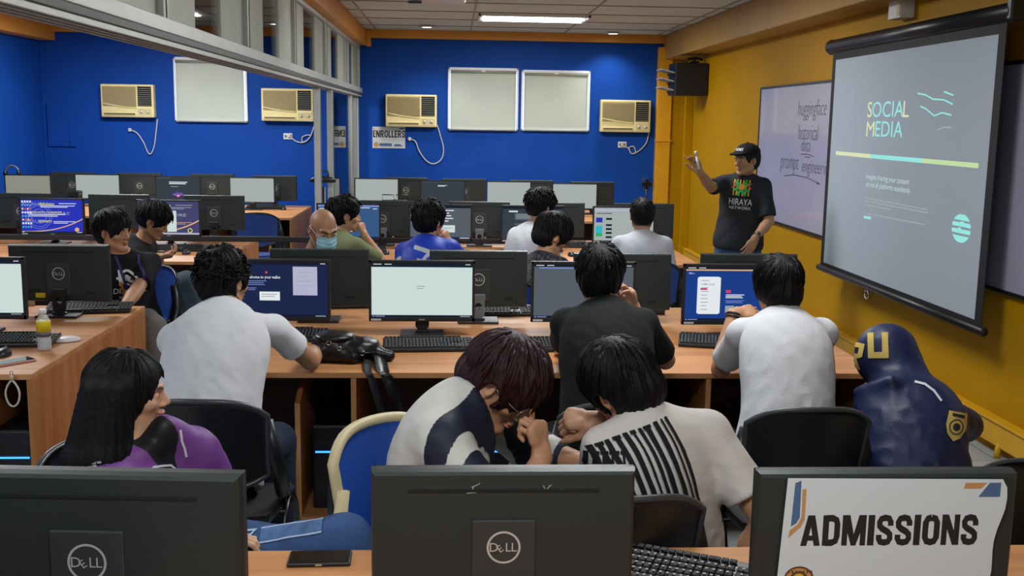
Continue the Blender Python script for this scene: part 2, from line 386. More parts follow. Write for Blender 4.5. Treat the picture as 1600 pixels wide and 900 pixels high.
# ------------------------------------------------------------------ glass partition with clerestory
XP = -1.26
glass = bpy.data.materials.new('clear glass'); glass.use_nodes = True
nt = glass.node_tree; nt.nodes.clear(); oo = nt.nodes.new('ShaderNodeOutputMaterial'); mx = nt.nodes.new('ShaderNodeMixShader'); tr = nt.nodes.new('ShaderNodeBsdfTransparent'); gl = nt.nodes.new('ShaderNodeBsdfGlossy'); fr = nt.nodes.new('ShaderNodeFresnel')
gl.inputs['Roughness'].default_value = .03; tr.inputs['Color'].default_value = (.86, .9, .9, 1); fr.inputs['IOR'].default_value = 1.5
nt.links.new(fr.outputs[0], mx.inputs[0]); nt.links.new(tr.outputs[0], mx.inputs[1]); nt.links.new(gl.outputs[0], mx.inputs[2]); nt.links.new(mx.outputs[0], oo.inputs[0])
frost = mat('frosted strip panel', '#a3a99a', .55, noise=.04)
part = thing('glass_partition', 'aluminium framed glass partition with clerestory and stacked sliding doors', 'partition', (XP, 7.0, 0))
y0, y1 = YB+.1, YF-.01
def pb(c, d, mb, mi=0, bev=.004): return mb.box((c[0]-XP, c[1]-7.0, c[2]), d, mi, bev)
m = MB(); L = y1-y0; cy = (y0+y1)/2
pb((XP, cy, 2.175), (.15, L, .06), m); pb((XP+.02, cy, 2.13), (.11, L, .03), m, 1, .003)
for dx in (-.06, -.02, .02, .06): pb((XP+dx, cy, 2.115), (.012, L, .045), m, 0, .002)
m.build('header_track', [alu, alu_dark], part)
m = MB(); pb((XP, cy, 2.73), (.09, L, .04), m); m.build('top_rail', alu, part)
posts = [14.05, 12.3, 10.4, 8.4, 6.5, 4.65, 2.8, .95]
for y in posts:
    m = MB(); pb((XP, y, 2.455), (.09, .07, .53), m); pb((XP+.046, y, 2.455), (.006, .012, .53), m, 1, 0); m.build('post', [alu, alu_dark], part)
for i, y in enumerate(posts):
    for s in (-1, 1):
        if i == 0 and s > 0: continue
        m = MB(); pb((XP, y+s*(.045+.30), 2.455), (.03, .58, .51), m, 0, .003); m.build('strip_panel', frost, part)
    if i+1 < len(posts):
        ya, yb = posts[i+1]+.64, y-.64
        if yb > ya:
            m = MB(); pb((XP, (ya+yb)/2, 2.455), (.008, yb-ya, .51), m, 0, 0); m.build('clerestory_pane', glass, part)
for (y, xo, w) in ((9.98, .0, .09), (10.25, -.03, .08), (10.75, .03, .10), (11.08, 0, .06), (12.95, .02, .08), (13.3, -.03, .08), (13.75, 0, .09), (14.03, 0, .12)):
    m = MB(); pb((XP+xo, y, 1.06), (.055, w, 2.08), m); pb((XP+xo+.028, y, 1.06), (.004, .018, 2.06), m, 1, 0); m.build('door_stile', [alu, alu_dark], part)
for (ya, yb, xo) in ((11.11, 12.91, .02), (13.34, 13.71, -.03)):
    m = MB(); pb((XP+xo, (ya+yb)/2, 1.08), (.008, yb-ya, 2.0), m, 0, 0); m.build('door_pane', glass, part)
    m = MB(); pb((XP+xo, (ya+yb)/2, .06), (.05, yb-ya, .10), m); m.build('bottom_rail', alu, part)
# ------------------------------------------------------------------ ceiling lights
tube_m = emit('fluorescent tube', '#f2f6ff', 9.0)
def troffer(x, y, lb, LAMP=60):
    t = thing('ceiling_light', lb, 'ceiling light', (x, y, ZC), 0, 'fluorescent ceiling lights')
    m = MB()
    for s in (-1, 1): m.box((0, s*.30, -.006), (1.22, .02, .03), 0); m.box((s*.60, 0, -.006), (.02, .62, .03), 0)
    m.build('frame', white, t)
    MB().box((0, 0, .004), (1.19, .60, .004)).build('reflector', mat('troffer reflector', '#e8ecf0', .25, metal=.6), t)
    for s in (-1, 1): MB().tube([(-.56, s*.14, -.018), (.56, s*.14, -.018)], .017, 0, 10).build('tube_lamp', tube_m, t)
    m = MB()
    for k in range(-5, 6): m.box((k*.105, 0, -.022), (.006, .58, .022), 0)
    m.box((0, 0, -.022), (1.18, .006, .022)); m.build('louvre', mat('louvre metal', '#c8ccd2', .3, metal=.7), t)
    la = bpy.data.lights.new('troffer_glow', 'AREA'); la.shape = 'RECTANGLE'; la.size = 1.14; la.size_y = .52; la.energy = LAMP; la.color = (.97, .99, 1)
    o = bpy.data.objects.new('lamp_glow', la); COL.objects.link(o); o.parent = t; o.location = (0, 0, -.036)
troffer(.885, 12.0, 'fluorescent ceiling light with louvre seen above the blue wall', 82)
for (x, y, lb, P_) in [(.885, 8.2, 'fluorescent ceiling light over the rows of desks', 74), (.885, 4.4, 'fluorescent ceiling light above the first aisle', 54), (.0, .8, 'fluorescent ceiling light over the nearest desk', 50),
    (-3.4, 11.9, 'fluorescent ceiling light of the left bay near the blue wall', 118), (-3.4, 7.2, 'fluorescent ceiling light of the left bay over the aisle', 85), (-3.4, 2.0, 'fluorescent ceiling light of the left bay at the near end', 50)]: troffer(x, y, lb, P_)
dl = emit('downlight lens', '#ffffff', 7.0)
for (x, y, lb) in ((-.33, 13.35, 'small round downlight above the ENROLLERS wall'), (2.05, 13.75, 'small round downlight above the corner by the pillar'), (-2.28, 12.9, 'small round downlight in the left bay seen through the clerestory')):
    t = thing('downlight', lb, 'ceiling light', (x, y, ZC), 0, 'round downlights')
    MB().lathe([(.085, 0.0), (.085, -.012), (.065, -.016), (.062, -.004)], 0, 24).build('ring', white, t); MB().lathe([(.06, -.002), (.06, -.012), (.03, -.016), (.001, -.017)], 0, 24).build('lens', dl, t)
    la = bpy.data.lights.new('downlight_beam', 'SPOT'); la.energy = 45; la.spot_size = 2.2; la.spot_blend = .8; la.shadow_soft_size = .06
    o = bpy.data.objects.new('lamp_beam', la); COL.objects.link(o); o.parent = t; o.location = (0, 0, -.03)
# projector under the ceiling
t = thing('projector', 'white projector hung on a black mount under the ceiling', 'projector', (-.12, 7.9, 2.655))
MB().box((0, 0, .06), (.42, .30, .11), 0, .02).box((.213, 0, .06), (.004, .22, .06), 1).build('body', [white, mat('projector vent', '#50524f', .6)], t)
MB().cyl((.20, .06, .06), (.235, .06, .06), .035, 0, 18).build('lens', blackp, t)
MB().box((-.05, 0, .125), (.36, .05, .018), 0, .004).box((-.05, 0, .125), (.05, .26, .018), 0, .004).box((-.16, -.02, -.008), (.10, .05, .014), 0, .003).build('mount_plate', blackp, t)
MB().cyl((-.05, 0, .13), (-.05, 0, .295), .02, 0, 12).build('mount_pole', blackp, t)
# black blower box on the right wall
p0 = at(1033, 148, 12.75)
t = thing('wall_blower', 'black box blower with three white louvre blades high by the pillar', 'air blower', (2.87, 12.95, p0.z))
MB().box((0, 0, .19), (.40, .42, .385), 0, .01).build('casing', mat('black casing', '#0d0f12', .5), t)
for k in range(3): 
    M = Matrix.Translation((-.285, -.02, .075+k*.105)) @ Matrix.Rotation(math.radians(14), 4, 'Y')
    MB().box((0, 0, 0), (.17, .34, .018), 0, .006, M).build('louvre_blade', mat('pale blade', '#9aa0a0', .4), t)
    MB().box((-.215, -.02, .05+k*.105), (.03, .30, .05), 0, .004).build('outlet_slot', blackm, t)
MB().box((.07, -.02, .405), (.10, .10, .02), 0, .005).tube([(-.04, -.03, .40), (.0, -.03, .44), (.10, -.03, .45), (.17, .0, .43)], .016, 0, 8).cyl((.07, 0, .40), (.07, 0, .47), .012).build('bracket', blackp, t)
# white box high on the right wall
p0 = atX(1419, 30, XR)
t = thing('junction_box', 'white box mounted high on the yellow wall above the projection screen', 'wall box', (XR-.001, p0.y, p0.z))
MB().box((-.05, 0, .15), (.10, .20, .30), 0, .006).build('casing', white, t); MB().box((-.102, -.07, .15), (.005, .05, .27), 0, .002).build('vent_strip', mat('yellowed strip', '#c3b789', .5), t)
# ------------------------------------------------------------------ whiteboards
wbm = mat('whiteboard enamel', '#a9a8bd', .28, noise=.05, nscale=1.5, coat=.3)
ink = mat('marker ink', '#454856', .5)
MR = Matrix(((0, 0, -1, 0), (-1, 0, 0, 0), (0, 1, 0, 0), (0, 0, 0, 1)))   # flat art seen from inside the room on the right wall: x -> -Y, y -> Z, normal -> -X
def board(ya, yb, z0, z1, lb, writing):
    t = thing('whiteboard', lb, 'whiteboard', (XR-.004, (ya+yb)/2, z0)); W = yb-ya; H = z1-z0
    m = MB().box((-.012, 0, H/2), (.018, W, H), 0)
    fl = Flat()
    for w in writing: fl.put(*w)
    m.add([MR @ Vector(v)+V(-.0225, 0, 0) for v in fl.mb.v], fl.mb.f, 1); m.build('writing_surface', [wbm, ink], t)
    f = MB()
    for s in (-1, 1): f.box((-.014, s*W/2, H/2), (.03, .022, H+.022), 0, .003)
    f.box((-.014, 0, 0), (.03, W, .022), 0, .003); f.box((-.014, 0, H), (.03, W, .022), 0, .003)
    f.build('frame', blackp, t)
yc = (7.55+10.45)/2
def wp(px_, py_):  # whiteboard art coordinates
    q = atX(px_, py_, XR-.026); return (-(q.y-yc), q.z-.90)
def hand(txt, x, y, size, sx=.9): return (text2d(txt, size, -.017, .12, sx, 'LEFT'), 1, wp(x, y))
board(7.55, 10.45, .90, 2.165, 'whiteboard with handwritten words left of the projection screen', [hand('huggingface', 1246, 181, .20, .80), hand('historical', 1246, 218, .20, .72), hand('data', 1251, 236, .17, .85), hand('prompt', 1219, 262, .21, .80), hand('engineering', 1252, 268, .17, .92),
    (line2d([wp(1251, 241), wp(1262, 241), wp(1272, 245)], .007), 1), (line2d([wp(1257, 245), wp(1266, 246)], .007), 1), (line2d([wp(1225, 275), wp(1240, 273), wp(1262, 278), wp(1281, 288)], .007), 1), (line2d([wp(1277, 284), wp(1281, 288), wp(1276, 287)], .007), 1)])
board(3.4, 6.3, .91, 2.16, 'blank whiteboard right of the projection screen, cut by the frame edge', [])
# ------------------------------------------------------------------ projection screen
ys0, ys1, z0, z1 = 5.50, 8.05, .705, 2.36; XS = 2.90
t = thing('projection_screen', 'pull down projection screen showing a SOCIAL MEDIA slide on the yellow wall', 'projection screen', (XS, (ys0+ys1)/2, z0))
W, H = ys1-ys0, z1-z0; yc = (ys0+ys1)/2
MB().box((0, 0, H/2), (.004, W, H), 0).build('border_cloth', mat('black screen border', '#0b0d12', .7), t)
def sp(x, y):
    q = atX(x, y, XS-.003); return (-(q.y-yc), q.z-z0)
fl = Flat()
fl.put(([(-W/2+.07, .05), (W/2-.075, .05), (W/2-.075, H-.06), (-W/2+.07, H-.06)], [(0, 1, 2, 3)]), 0)
def stx(s, x, y, size, mi, sx=1., bold=.0, sh=0.): fl.put(text2d(s, size, bold, sh, sx, 'LEFT'), mi, sp(x, y))
stx('S', 1354, 183, .150, 2, 1.42); stx('OCIA', 1361.5, 183, .150, 1, 1.42); stx('L', 1409, 183, .150, 2, 1.42); stx('M', 1352, 213, .150, 2, 1.42); stx('EDIA', 1365.5, 213, .150, 1, 1.42)
fl.put(line2d([sp(1306, 239), sp(1360, 244)], .028), 2); fl.put(line2d([sp(1360, 244), sp(1440, 251)], .028), 1); fl.put(line2d([sp(1440, 251), sp(1529, 259)], .028), 3)
stx('Imagine sharing your content', 1353, 279, .052, 4, 1.16, .0); stx('across all platforms seamlessly.', 1353, 291, .052, 4, 1.12, .0)
for (a, bq, e) in ((1352, 1450, 309), (1352, 1450, 314), (1352, 1392, 320), (1350, 1446, 333)):
    fl.put(line2d([sp(a, e), sp(bq, e+(bq-a)*.19)], .007), 5)
fl.put(line2d([sp(1350, 339), sp(1361, 341)], .018), 1)
for pts in ([(1434, 146), (1446, 148), (1458, 155), (1475, 156), (1489, 163)], [(1475, 143), (1490, 149)], [(1438, 166), (1447, 170), (1460, 181), (1472, 176), (1487, 180)]): fl.put(line2d([sp(*q) for q in pts], .009), 1)
fl.put(line2d([sp(1465, 203), sp(1475, 199), sp(1487, 199)], .010), 5)
cx, cy = sp(1502, 357); R = .115
def strip(y0_, y1_, notch):
    def hw(y): return math.sqrt(max(0, R*R-(y*1.40)**2))*.98
    n = 8; L_ = [(-hw(y0_+(y1_-y0_)*k/n)+cx, cy+y0_+(y1_-y0_)*k/n) for k in range(n+1)]; Rr = [(hw(y0_+(y1_-y0_)*k/n)+cx, cy+y0_+(y1_-y0_)*k/n) for k in range(n+1)]
    v = L_+Rr; return v, [(k, n+1+k, n+2+k, k+1) for k in range(n)]
for a, b_ in ((.046, .08), (.010, .034), (-.028, -.004), (-.08, -.042)): fl.put(strip(a, b_, 0), 1)
fl.put(rect2d(cx-.01, cy+.034, cx+.03, cy+.040), 1); fl.put(rect2d(cx-.035, cy-.004, cx+.0, cy+.004), 1)
b = MB().add([MR @ Vector(v)+V(-.003, 0, 0) for v in fl.mb.v], fl.mb.f); b.m = fl.mb.m
scr_m = mat('projection cloth', '#939ea8', .7, emis=.17)  # glow in the cloth and slide colours stands in for the projector's light
b.build('screen_surface', [scr_m, emit('projected aqua', '#9ff0ea', .85), emit('projected cream', '#e6ecc0', .85), emit('projected lime', '#cdebb0', .82), emit('projected pale', '#d5eef0', .75), emit('projected faint', '#aeb9be', .78)], t)
MB().cyl((.01, -W/2-.06, H+.045), (.01, W/2+.08, H+.045), .052, 0, 20).build('roller_case', mat('screen case', '#10131b', .35), t)
MB().box((.03, -W/2-.07, H+.06), (.13, .05, .12), 0, .01).build('end_bracket', blackp, t); MB().box((.03, W/2+.085, H+.045), (.08, .03, .115), 0, .015).build('end_bracket', blackp, t)
MB().cyl((0, -W/2-.03, 0), (0, W/2+.03, 0), .026, 0, 14).build('bottom_bar', blackp, t)
MB().tube([(0, .33+math.cos(a)*.035, -.06+math.sin(a)*.03) for a in [2*PI*k/14 for k in range(14)]], .006, 0, 6, None, True).build('pull_ring', chrome, t)
# ================================================================== DESKS
ZD = .74
def make_desk(label, x_end, x_lo, yf, pitch, anchor, sgn, depth=1.62, t_sub=.24):
    """double row desk; dividers every `pitch` from `anchor` going in direction sgn"""
    x0, x1 = min(x_end, x_lo), max(x_end, x_lo); cx, cy = (x0+x1)/2, yf+depth/2
    d = thing('computer_desk', label, 'desk', (cx, cy, 0), 0, 'long double computer desks')
    L = x1-x0
    m = MB().box((0, 0, ZD-.0125), (L, depth, .025), 0, .003)
    m.box((0, -depth/2-.0006, ZD-.0125), (L-.004, .002, .022), 1); m.box((0, depth/2+.0006, ZD-.0125), (L-.004, .002, .022), 1)
    m.build('tabletop', [wood, wood_edge], d)
    MB().box((0, 0, .37), (L-.06, .03, .68)).build('back_panel', wood_dark, d)
    n = int(round(L/pitch))
    for k in range(n+1):
        x = anchor+sgn*pitch*k-cx
        if k == 0 or k == n: x = (x0+.0125 if abs(x0-cx-x) < .2 else x1-.0125)-cx
        for s in (-1, 1):
            if k in (0, n):
                if s > 0: continue
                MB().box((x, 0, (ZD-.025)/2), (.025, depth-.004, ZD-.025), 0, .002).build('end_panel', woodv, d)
            else:
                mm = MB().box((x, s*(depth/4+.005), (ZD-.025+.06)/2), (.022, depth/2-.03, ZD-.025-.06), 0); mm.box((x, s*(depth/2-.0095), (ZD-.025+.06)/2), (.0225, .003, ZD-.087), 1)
                mm.build('divider', [woodv, wood_edge], d)
        if k < n:
            # computer bay beside each full divider: a short inner divider, a floor board and a plinth
            xe = anchor+sgn*pitch*(k+1)-cx if sgn > 0 else anchor+sgn*pitch*k-cx
            xi = xe-t_sub
            for s in (-1, 1):
                mm = MB()
                prof = [(s*.05, .06), (s*(depth/2-.02), .06), (s*(depth/2-.02), .60), (s*(depth/2-.14), .645), (s*.05, .645)]
                if s < 0: prof = prof[::-1]
                M = Matrix(((0, 0, 1, xi-.011), (1, 0, 0, 0), (0, 1, 0, 0), (0, 0, 0, 1)))
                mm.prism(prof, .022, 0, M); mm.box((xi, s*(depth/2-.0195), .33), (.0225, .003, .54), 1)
                mm.build('short_divider', [woodv, wood_edge], d)
                MB().box(((xi+xe)/2, s*(depth/4+.02), .075), (t_sub-.02, depth/2-.06, .03)).build('bay_floor', wood, d)
                MB().box(((xi+xe)/2, s*(depth/4+.01), .03), (t_sub, depth/2-.10, .058)).build('plinth', darkm, d)
    return d
make_desk('long wooden desk nearest the camera with the ADMISSIONS monitor on it', 1.88+.02, -1.18, .88, .76, -1.16, 1)
make_desk('long wooden desk with the black shoulder bag and open computer bays', 1.88, -1.18, 4.37, .765, -1.18, 1)
make_desk('long wooden desk in front of the presenter, behind the man in the mask', 1.90, -1.18, 7.86, .76, -1.16, 1)
make_desk('long wooden desk nearest the blinds and the blue wall, right bay', 1.90, -1.18, 11.36, .76, -1.16, 1)
make_desk('wooden desk with the water bottle and white mouse in the left bay', -1.73, -4.28, 4.33, .85, -1.73, -1)
make_desk('wooden desk in the left bay carrying the blue slide screens', -1.73, -4.28, 7.84, .85, -1.73, -1)
make_desk('wooden desk at the far end of the left bay under the blue wall', -1.73, -5.18, 11.42, .8625, -1.73, -1)
# raceway bar running along the middle of the third desk row and across the aisle
tag(MB().box((-1.85, 8.83, .80), (5.1, .04, .045), 0, .006).build('cable_raceway', blackm), 'long black cable raceway bridging the aisle along the third row of desks', 'cable raceway')
# ================================================================== MONITORS
PW, PH, PZ0 = .522, .305, .075
def shell(M=None):
    m = MB()
    # tapered rear housing: front rectangle -> smaller rear rectangle
    w, h = PW/2, PH
    st = [(0, 0.0, w, 0, h), (.012, 0, w, 0, h), (.029, .012, w-.003, .003, h-.002), (.036, .06, w-.009, .008, h-.007)]
    vs = []
    for (y, _, ww, a, b) in st: vs += [(-ww, y, PZ0+a), (ww, y, PZ0+a), (ww, y, PZ0+b), (-ww, y, PZ0+b)]
    fs = [(0, 3, 2, 1)]
    for i in range(3):
        for k in range(4): fs.append((i*4+k, i*4+(k+1) % 4, (i+1)*4+(k+1) % 4, (i+1)*4+k)[::-1])
    fs.append((12, 13, 14, 15)); m.add(vs, fs, 0)
    m.v = m.v; m.box((0, .0365, PZ0+PH*.875), (PW*.72, .0015, .006), 1)          # long slot near the top of the back
    m.box((0, .038, PZ0+PH*.40), (.125, .008, PH*.56), 2, .002)                 # raised stand plate
    m.box((.13, .0362, PZ0+.06), (.06, .001, .02), 1); m.box((-.16, .0362, PZ0+.05), (.05, .001, .014), 1)
    return m
hous = mat('monitor rear plastic', '#252c2b', .42, spec=.4, noise=.06, nscale=3., bump=.05, bscale=400)
hous2 = mat('monitor stand plate', '#2b3231', .42)
grey_neck = mat('grey stand neck', '#6d7174', .4, metal=.3)
logo_m = mat('silver badge', '#c3c6c6', .3, metal=.4)
ME_shell = shell().mesh('housing', [hous, darkm, hous2])
m = MB(); w = PW/2
for (c, d) in (((0, -.004, PZ0+.010), (PW, .010, .020)), ((0, -.004, PZ0+PH-.0065), (PW, .010, .013)), ((-w+.0065, -.004, PZ0+PH/2), (.013, .010, PH)), ((w-.0065, -.004, PZ0+PH/2), (.013, .010, PH))): m.box(c, d, 0, .0015)
m.box((0, -.0092, PZ0+.010), (.03, .0006, .007), 1); m.box((-w+.035, -.0092, PZ0+.009), (.05, .0006, .010), 2)
ME_bezel = m.mesh('bezel', [mat('monitor bezel', '#1b1c1d', .4), mat('badge grey', '#77797a', .4), mat('pale sticker', '#a9b2b4', .5)])
def neck():
    m = MB(); n = 14
    # upright plate with a round cable hole
    W, z0, z1, hz, r = .034, .012, .135, .085, .019
    ring = [(r*math.cos(2*PI*k/n), hz+r*math.sin(2*PI*k/n)) for k in range(n)]
    out = []
    for k in range(n):
        a = 2*PI*k/n; c, s_ = math.cos(a), math.sin(a)
        t = min(W/abs(c) if abs(c) > 1e-6 else 9, ((z1-hz)/s_ if s_ > 1e-6 else ((z0-hz)/s_ if s_ < -1e-6 else 9)))
        out.append((c*t, hz+s_*t))
    out2 = out
    V_ = [(x, .058, z) for x, z in out2]+[(x, .058, z) for x, z in ring]+[(x, .044, z) for x, z in out2]+[(x, .044, z) for x, z in ring]
    F = []
    for k in range(n):
        j = (k+1) % n
        F += [(k, j, n+j, n+k), (2*n+k, 3*n+k, 3*n+j, 2*n+j), (k, 2*n+k, 2*n+j, j), (n+k, n+j, 3*n+j, 3*n+k)]
    m.add(V_, F, 0); m.box((0, .049, z1), (.075, .02, .03), 0, .004)
    return m
ME_neck = neck().mesh('stand_neck', blackp); ME_neckg = neck().mesh('stand_neck', grey_neck)
ME_foot = MB().box((0, .035, .006), (.215, .165, .012), 0, .003).box((0, .05, .016), (.07, .03, .012), 0, .003).mesh('stand_base', mat('stand base', '#1d1f20', .4))
fl = Flat(); fl.put(ellipse2d(0, 0, .0335, .0335, 36, .0042), 0); fl.put(text2d('D', .026, .0016, 0, 1.0), 0, (-.0195, -.0085))
ev, ef = text2d('E', .021, .0016, 0, 1.0); ca, sa = math.cos(.62), math.sin(.62); fl.put(([(x*ca-y*sa, x*sa+y*ca) for x, y in ev], ef), 0, (-.003, -.0085))
fl.put(text2d('LL', .026, .0016, 0, .95, spacing=.95), 0, (.0145, -.0085))
MBk = Matrix(((-1, 0, 0, 0), (0, 0, 1, .0425), (0, 1, 0, PZ0+PH*.50), (0, 0, 0, 1)))
lb_ = MB().add([MBk @ Vector(v) for v in fl.mb.v], fl.mb.f); ME_logo = lb_.mesh('badge', logo_m)
# screen artwork ------------------------------------------------------
SW, SH = PW-.026, PH-.033
sc_white = emit('screen white', '#cfdfdc', .90); sc_dark = emit('screen navy', '#202a4e', .85); sc_grey = emit('screen slate', '#5d6570', .80); sc_ink = emit('screen bar', '#1a2233', .8)
sc_txt = emit('screen text', '#e8edf2', .9); sc_blue = emit('screen blue', '#1d3f88', .9); sc_core = emit('core blue', '#2b35b4', .95); sc_yel = emit('core yellow', '#d8cf57', .95); sc_sand = emit('core sand', '#e0b27f', .9)
sc_lilac = emit('screen lilac', '#b9bcd4', .85); sc_pink = emit('screen pink', '#d8447a', .9); sc_teal = emit('screen teal', '#37b6c9', .9); sc_pale = emit('screen pale blue', '#7f93cf', .9); sc_line = emit('faint line', '#a9b5b6', .75)
sc_beige = emit('screen beige', '#a9a99a', .62); sc_purp = emit('dim purple', '#4a4a78', .8); sc_steel = emit('screen steel', '#3c5f8c', .8); sc_dgrey = emit('screen dark grey', '#3c454e', .8); sc_orch = emit('orchid glow', '#8f6ce0', .9); sc_grn = emit('green', '#3fb36b', .8); sc_dim = emit('screen dim white', '#bfc9c5', .68)
SCM = [sc_white, sc_dark, sc_grey, sc_ink, sc_txt, sc_blue, sc_core, sc_yel, sc_sand, sc_lilac, sc_pink, sc_teal, sc_pale, sc_line, sc_beige, sc_purp, sc_steel, sc_dgrey, sc_orch, sc_grn, sc_dim]
(WHT, NVY, SLT, BAR, TXT, BLU, CORE, YEL, SAND, LIL, PNK, TEAL, PALE, LINE, BEI, PURP, STL, DGR, ORC, GRN, DIM) = range(21)
def screen_mesh(kind):
    fl = Flat(); X = lambda u: (u-.5)*SW; Y = lambda v: (.5-v)*SH
    def R(u0, v0, u1, v1, c): fl.put(rect2d(X(u0), Y(v1), X(u1), Y(v0)), c)
    def T(s, u, v, size, c, al='LEFT', bold=.0, sx=1.): fl.put(text2d(s, size*SH, bold, 0, sx, al, res=1), c, (X(u), Y(v)))
    def lines(u0, u1, v0, v1, n, c, jag=.2, th=.35):
        for k in range(n):
            v = v0+(v1-v0)*k/n; R(u0, v, u1-(u1-u0)*jag*((k*37) % 10)/10, v+(v1-v0)/n*th, c)
    def bar(c=BAR, c2=TXT):
        R(0, 0, 1, .05, c); R(.02, .018, .10, .03, c2); R(.13, .018, .2, .03, c2); R(.93, .018, .98, .03, c2)
        R(0, .955, 1, 1, BAR); R(.01, .965, .025, .99, PALE); R(.035, .97, .13, .985, PALE); R(.88, .97, .98, .985, LINE)
    if kind == 'wallet':
        R(0, 0, 1, 1, NVY); bar(); T('Welcome to your wallet', .20, .30, .075, TXT, 'LEFT', .012, .82); fl.put(ellipse2d(X(.40), Y(.19), .006, .006, 10), PNK)
        lines(.20, .40, .34, .44, 3, PALE); R(.33, .54, .53, .70, TXT); lines(.35, .5, .58, .66, 2, LINE); R(.66, .08, .90, .60, LIL); lines(.70, .86, .18, .50, 4, LINE, .4, .12)
        lines(.22, .30, .47, .53, 2, PALE)
    elif kind == 'white':
        R(0, 0, 1, 1, WHT); bar(); R(0, .05, 1, .075, BAR); lines(.43, .56, .18, .36, 4, LINE, .4, .15); R(.40, .12, .60, .60, WHT); lines(.45, .53, .42, .50, 2, SLT, .3, .2)
    elif kind == 'slate':
        R(0, 0, 1, 1, SLT); bar(); R(.05, .06, .9, .08, PALE); R(.55, .26, .75, .33, TXT); lines(.58, .70, .28, .31, 1, LINE)
    elif kind == 'phone':
        R(0, 0, 1, 1, BLU); bar(); R(0, .05, 1, .075, SAND); T('Miro', .03, .14, .05, TXT)
        R(.12, .20, .355, .86, TXT); R(.135, .185, .34, .875, TXT); lines(.16, .24, .25, .85, 9, LINE, .3, .2); R(.15, .395, .22, .43, PNK); T('To: array', .19, .34, .05, SLT); 
        R(.41, .43, .46, .48, PNK); lines(.41, .60, .51, .59, 3, TXT, .2, .5); lines(.41, .60, .62, .68, 3, PALE, .2, .4); R(.41, .72, .50, .85, LINE); lines(.52, .58, .75, .83, 2, TXT); R(.82, .1, .99, .95, NVY)
    elif kind == 'core':
        R(0, 0, 1, 1, CORE)
        for r in (.105, .088, .06): fl.put(ellipse2d(X(.29), Y(.50), r, r, 40, .003), PALE)
        T('RIZALIAN', .02, .16, .14, PALE, 'LEFT', .0, 1.25); T('CORE', .52, .45, .13, PALE, 'LEFT', .01, 1.45); T('VALUES', .05, .70, .14, PALE, 'LEFT', 0, 1.25)
        T('RESPONSIBLE', .30, .155, .075, YEL, 'LEFT', .03, 1.); lines(.62, .90, .10, .15, 1, TXT); lines(.32, .88, .17, .25, 2, TXT, .3, .45)
        T('COMPASSIONATE & COLLABORATIVE', .10, .40, .07, YEL, 'LEFT', .03, .86); lines(.12, .72, .43, .53, 2, TXT, .3, .45); T('INTEGRITY', .28, .68, .08, YEL, 'LEFT', .03, 1.); lines(.52, .88, .65, .74, 2, TXT, .5, .4)
        pts = [(X(u), Y(.97-.40*u**2.6)) for u in [i/16 for i in range(17)]]
        fl.put((pts+[(X(1), Y(1)), (X(0), Y(1))], [tuple(range(18, -1, -1))]), PALE); fl.put((pts+[(X(1), Y(1)), (X(.25), Y(1))], [tuple(range(18, -1, -1))]), CORE); fl.put(line2d(pts, .008), SAND); fl.put(ellipse2d(X(.90), Y(.90), .018, .018, 16), SAND)
        cs = [TXT, PNK, TEAL, TXT, YEL, PALE]
        for i in range(4):
            for j in range(8): R(.015+i*.043, .03+j*.11, .043+i*.043, .085+j*.11, cs[(i*3+j*2) % 6])
        R(0, .965, 1, 1, BAR); R(.01, .97, .04, .99, TXT); R(.9, .975, .98, .99, TXT)
    elif kind == 'coredim':
        R(0, 0, 1, 1, PURP); T('RESPONSIBLE', .30, .155, .075, YEL, 'LEFT', .03, 1.); lines(.62, .90, .10, .15, 1, LINE); lines(.32, .88, .17, .25, 2, LINE, .3, .4); T('CORE', .52, .45, .13, LINE, 'LEFT', .01, 1.45)
        lines(.60, .88, .63, .72, 2, SAND, .5, .3); pts = [(X(u), Y(.97-.40*u**2.6)) for u in [i/16 for i in range(17)]]; fl.put(line2d(pts, .010), SAND); fl.put(ellipse2d(X(.85), Y(.88), .02, .02, 16), YEL); fl.put(ellipse2d(X(.85), Y(.88), .013, .013, 16), PURP)
        R(.36, .28, .63, .92, WHT); R(0, .95, 1, 1, LIL)
    elif kind == 'blank': R(0, 0, 1, 1, BEI)
    elif kind == 'blankw': R(0, 0, 1, 1, DIM)
    elif kind == 'swirl':
        R(0, 0, 1, 1, DGR); R(.03, .04, .35, .06, SLT); lines(.30, .72, .20, .33, 2, TXT, .12, .55); lines(.33, .50, .40, .43, 1, TXT); lines(.50, .65, .40, .43, 1, SLT)
        for k in range(9): 
            a = PI*(.1+.8*k/8); fl.put(line2d([(X(.5), Y(.80)), (X(.5)+.06*math.cos(a)*1.2, Y(.80)+.07*math.sin(a)*(.5+.1*(k % 3)))], .006), ORC)
        fl.put(ellipse2d(X(.5), Y(.80), .02, .016, 16), PNK); fl.put(ellipse2d(X(.5), Y(.80), .009, .008, 16), TXT)
    elif kind == 'darkpage': R(0, 0, 1, 1, DGR); R(.02, .03, .98, .045, SLT); R(.38, .16, .60, .175, TXT); R(.38, .185, .55, .21, TXT)
    elif kind == 'steel': R(0, 0, 1, 1, STL); R(0, 0, 1, .05, PALE); R(.02, .10, .10, .12, TXT); R(.35, .05, .60, .09, BAR); R(.70, .07, .85, .09, TXT); R(.40, .70, .62, .80, WHT); R(0, .95, 1, 1, NVY); R(.9, .1, .97, .12, TXT)
    elif kind == 'chat':
        R(0, 0, 1, 1, SLT); R(0, 0, 1, .06, BAR); R(.02, .02, .2, .04, LINE); lines(.50, .72, .12, .52, 5, TXT, .5, .35); R(.52, .60, .72, .78, TXT); R(.5, .58, .74, .8, WHT); lines(.54, .7, .66, .72, 1, LINE); R(0, .94, 1, 1, NVY); R(.82, .96, .98, .98, TXT)
    elif kind == 'feed':
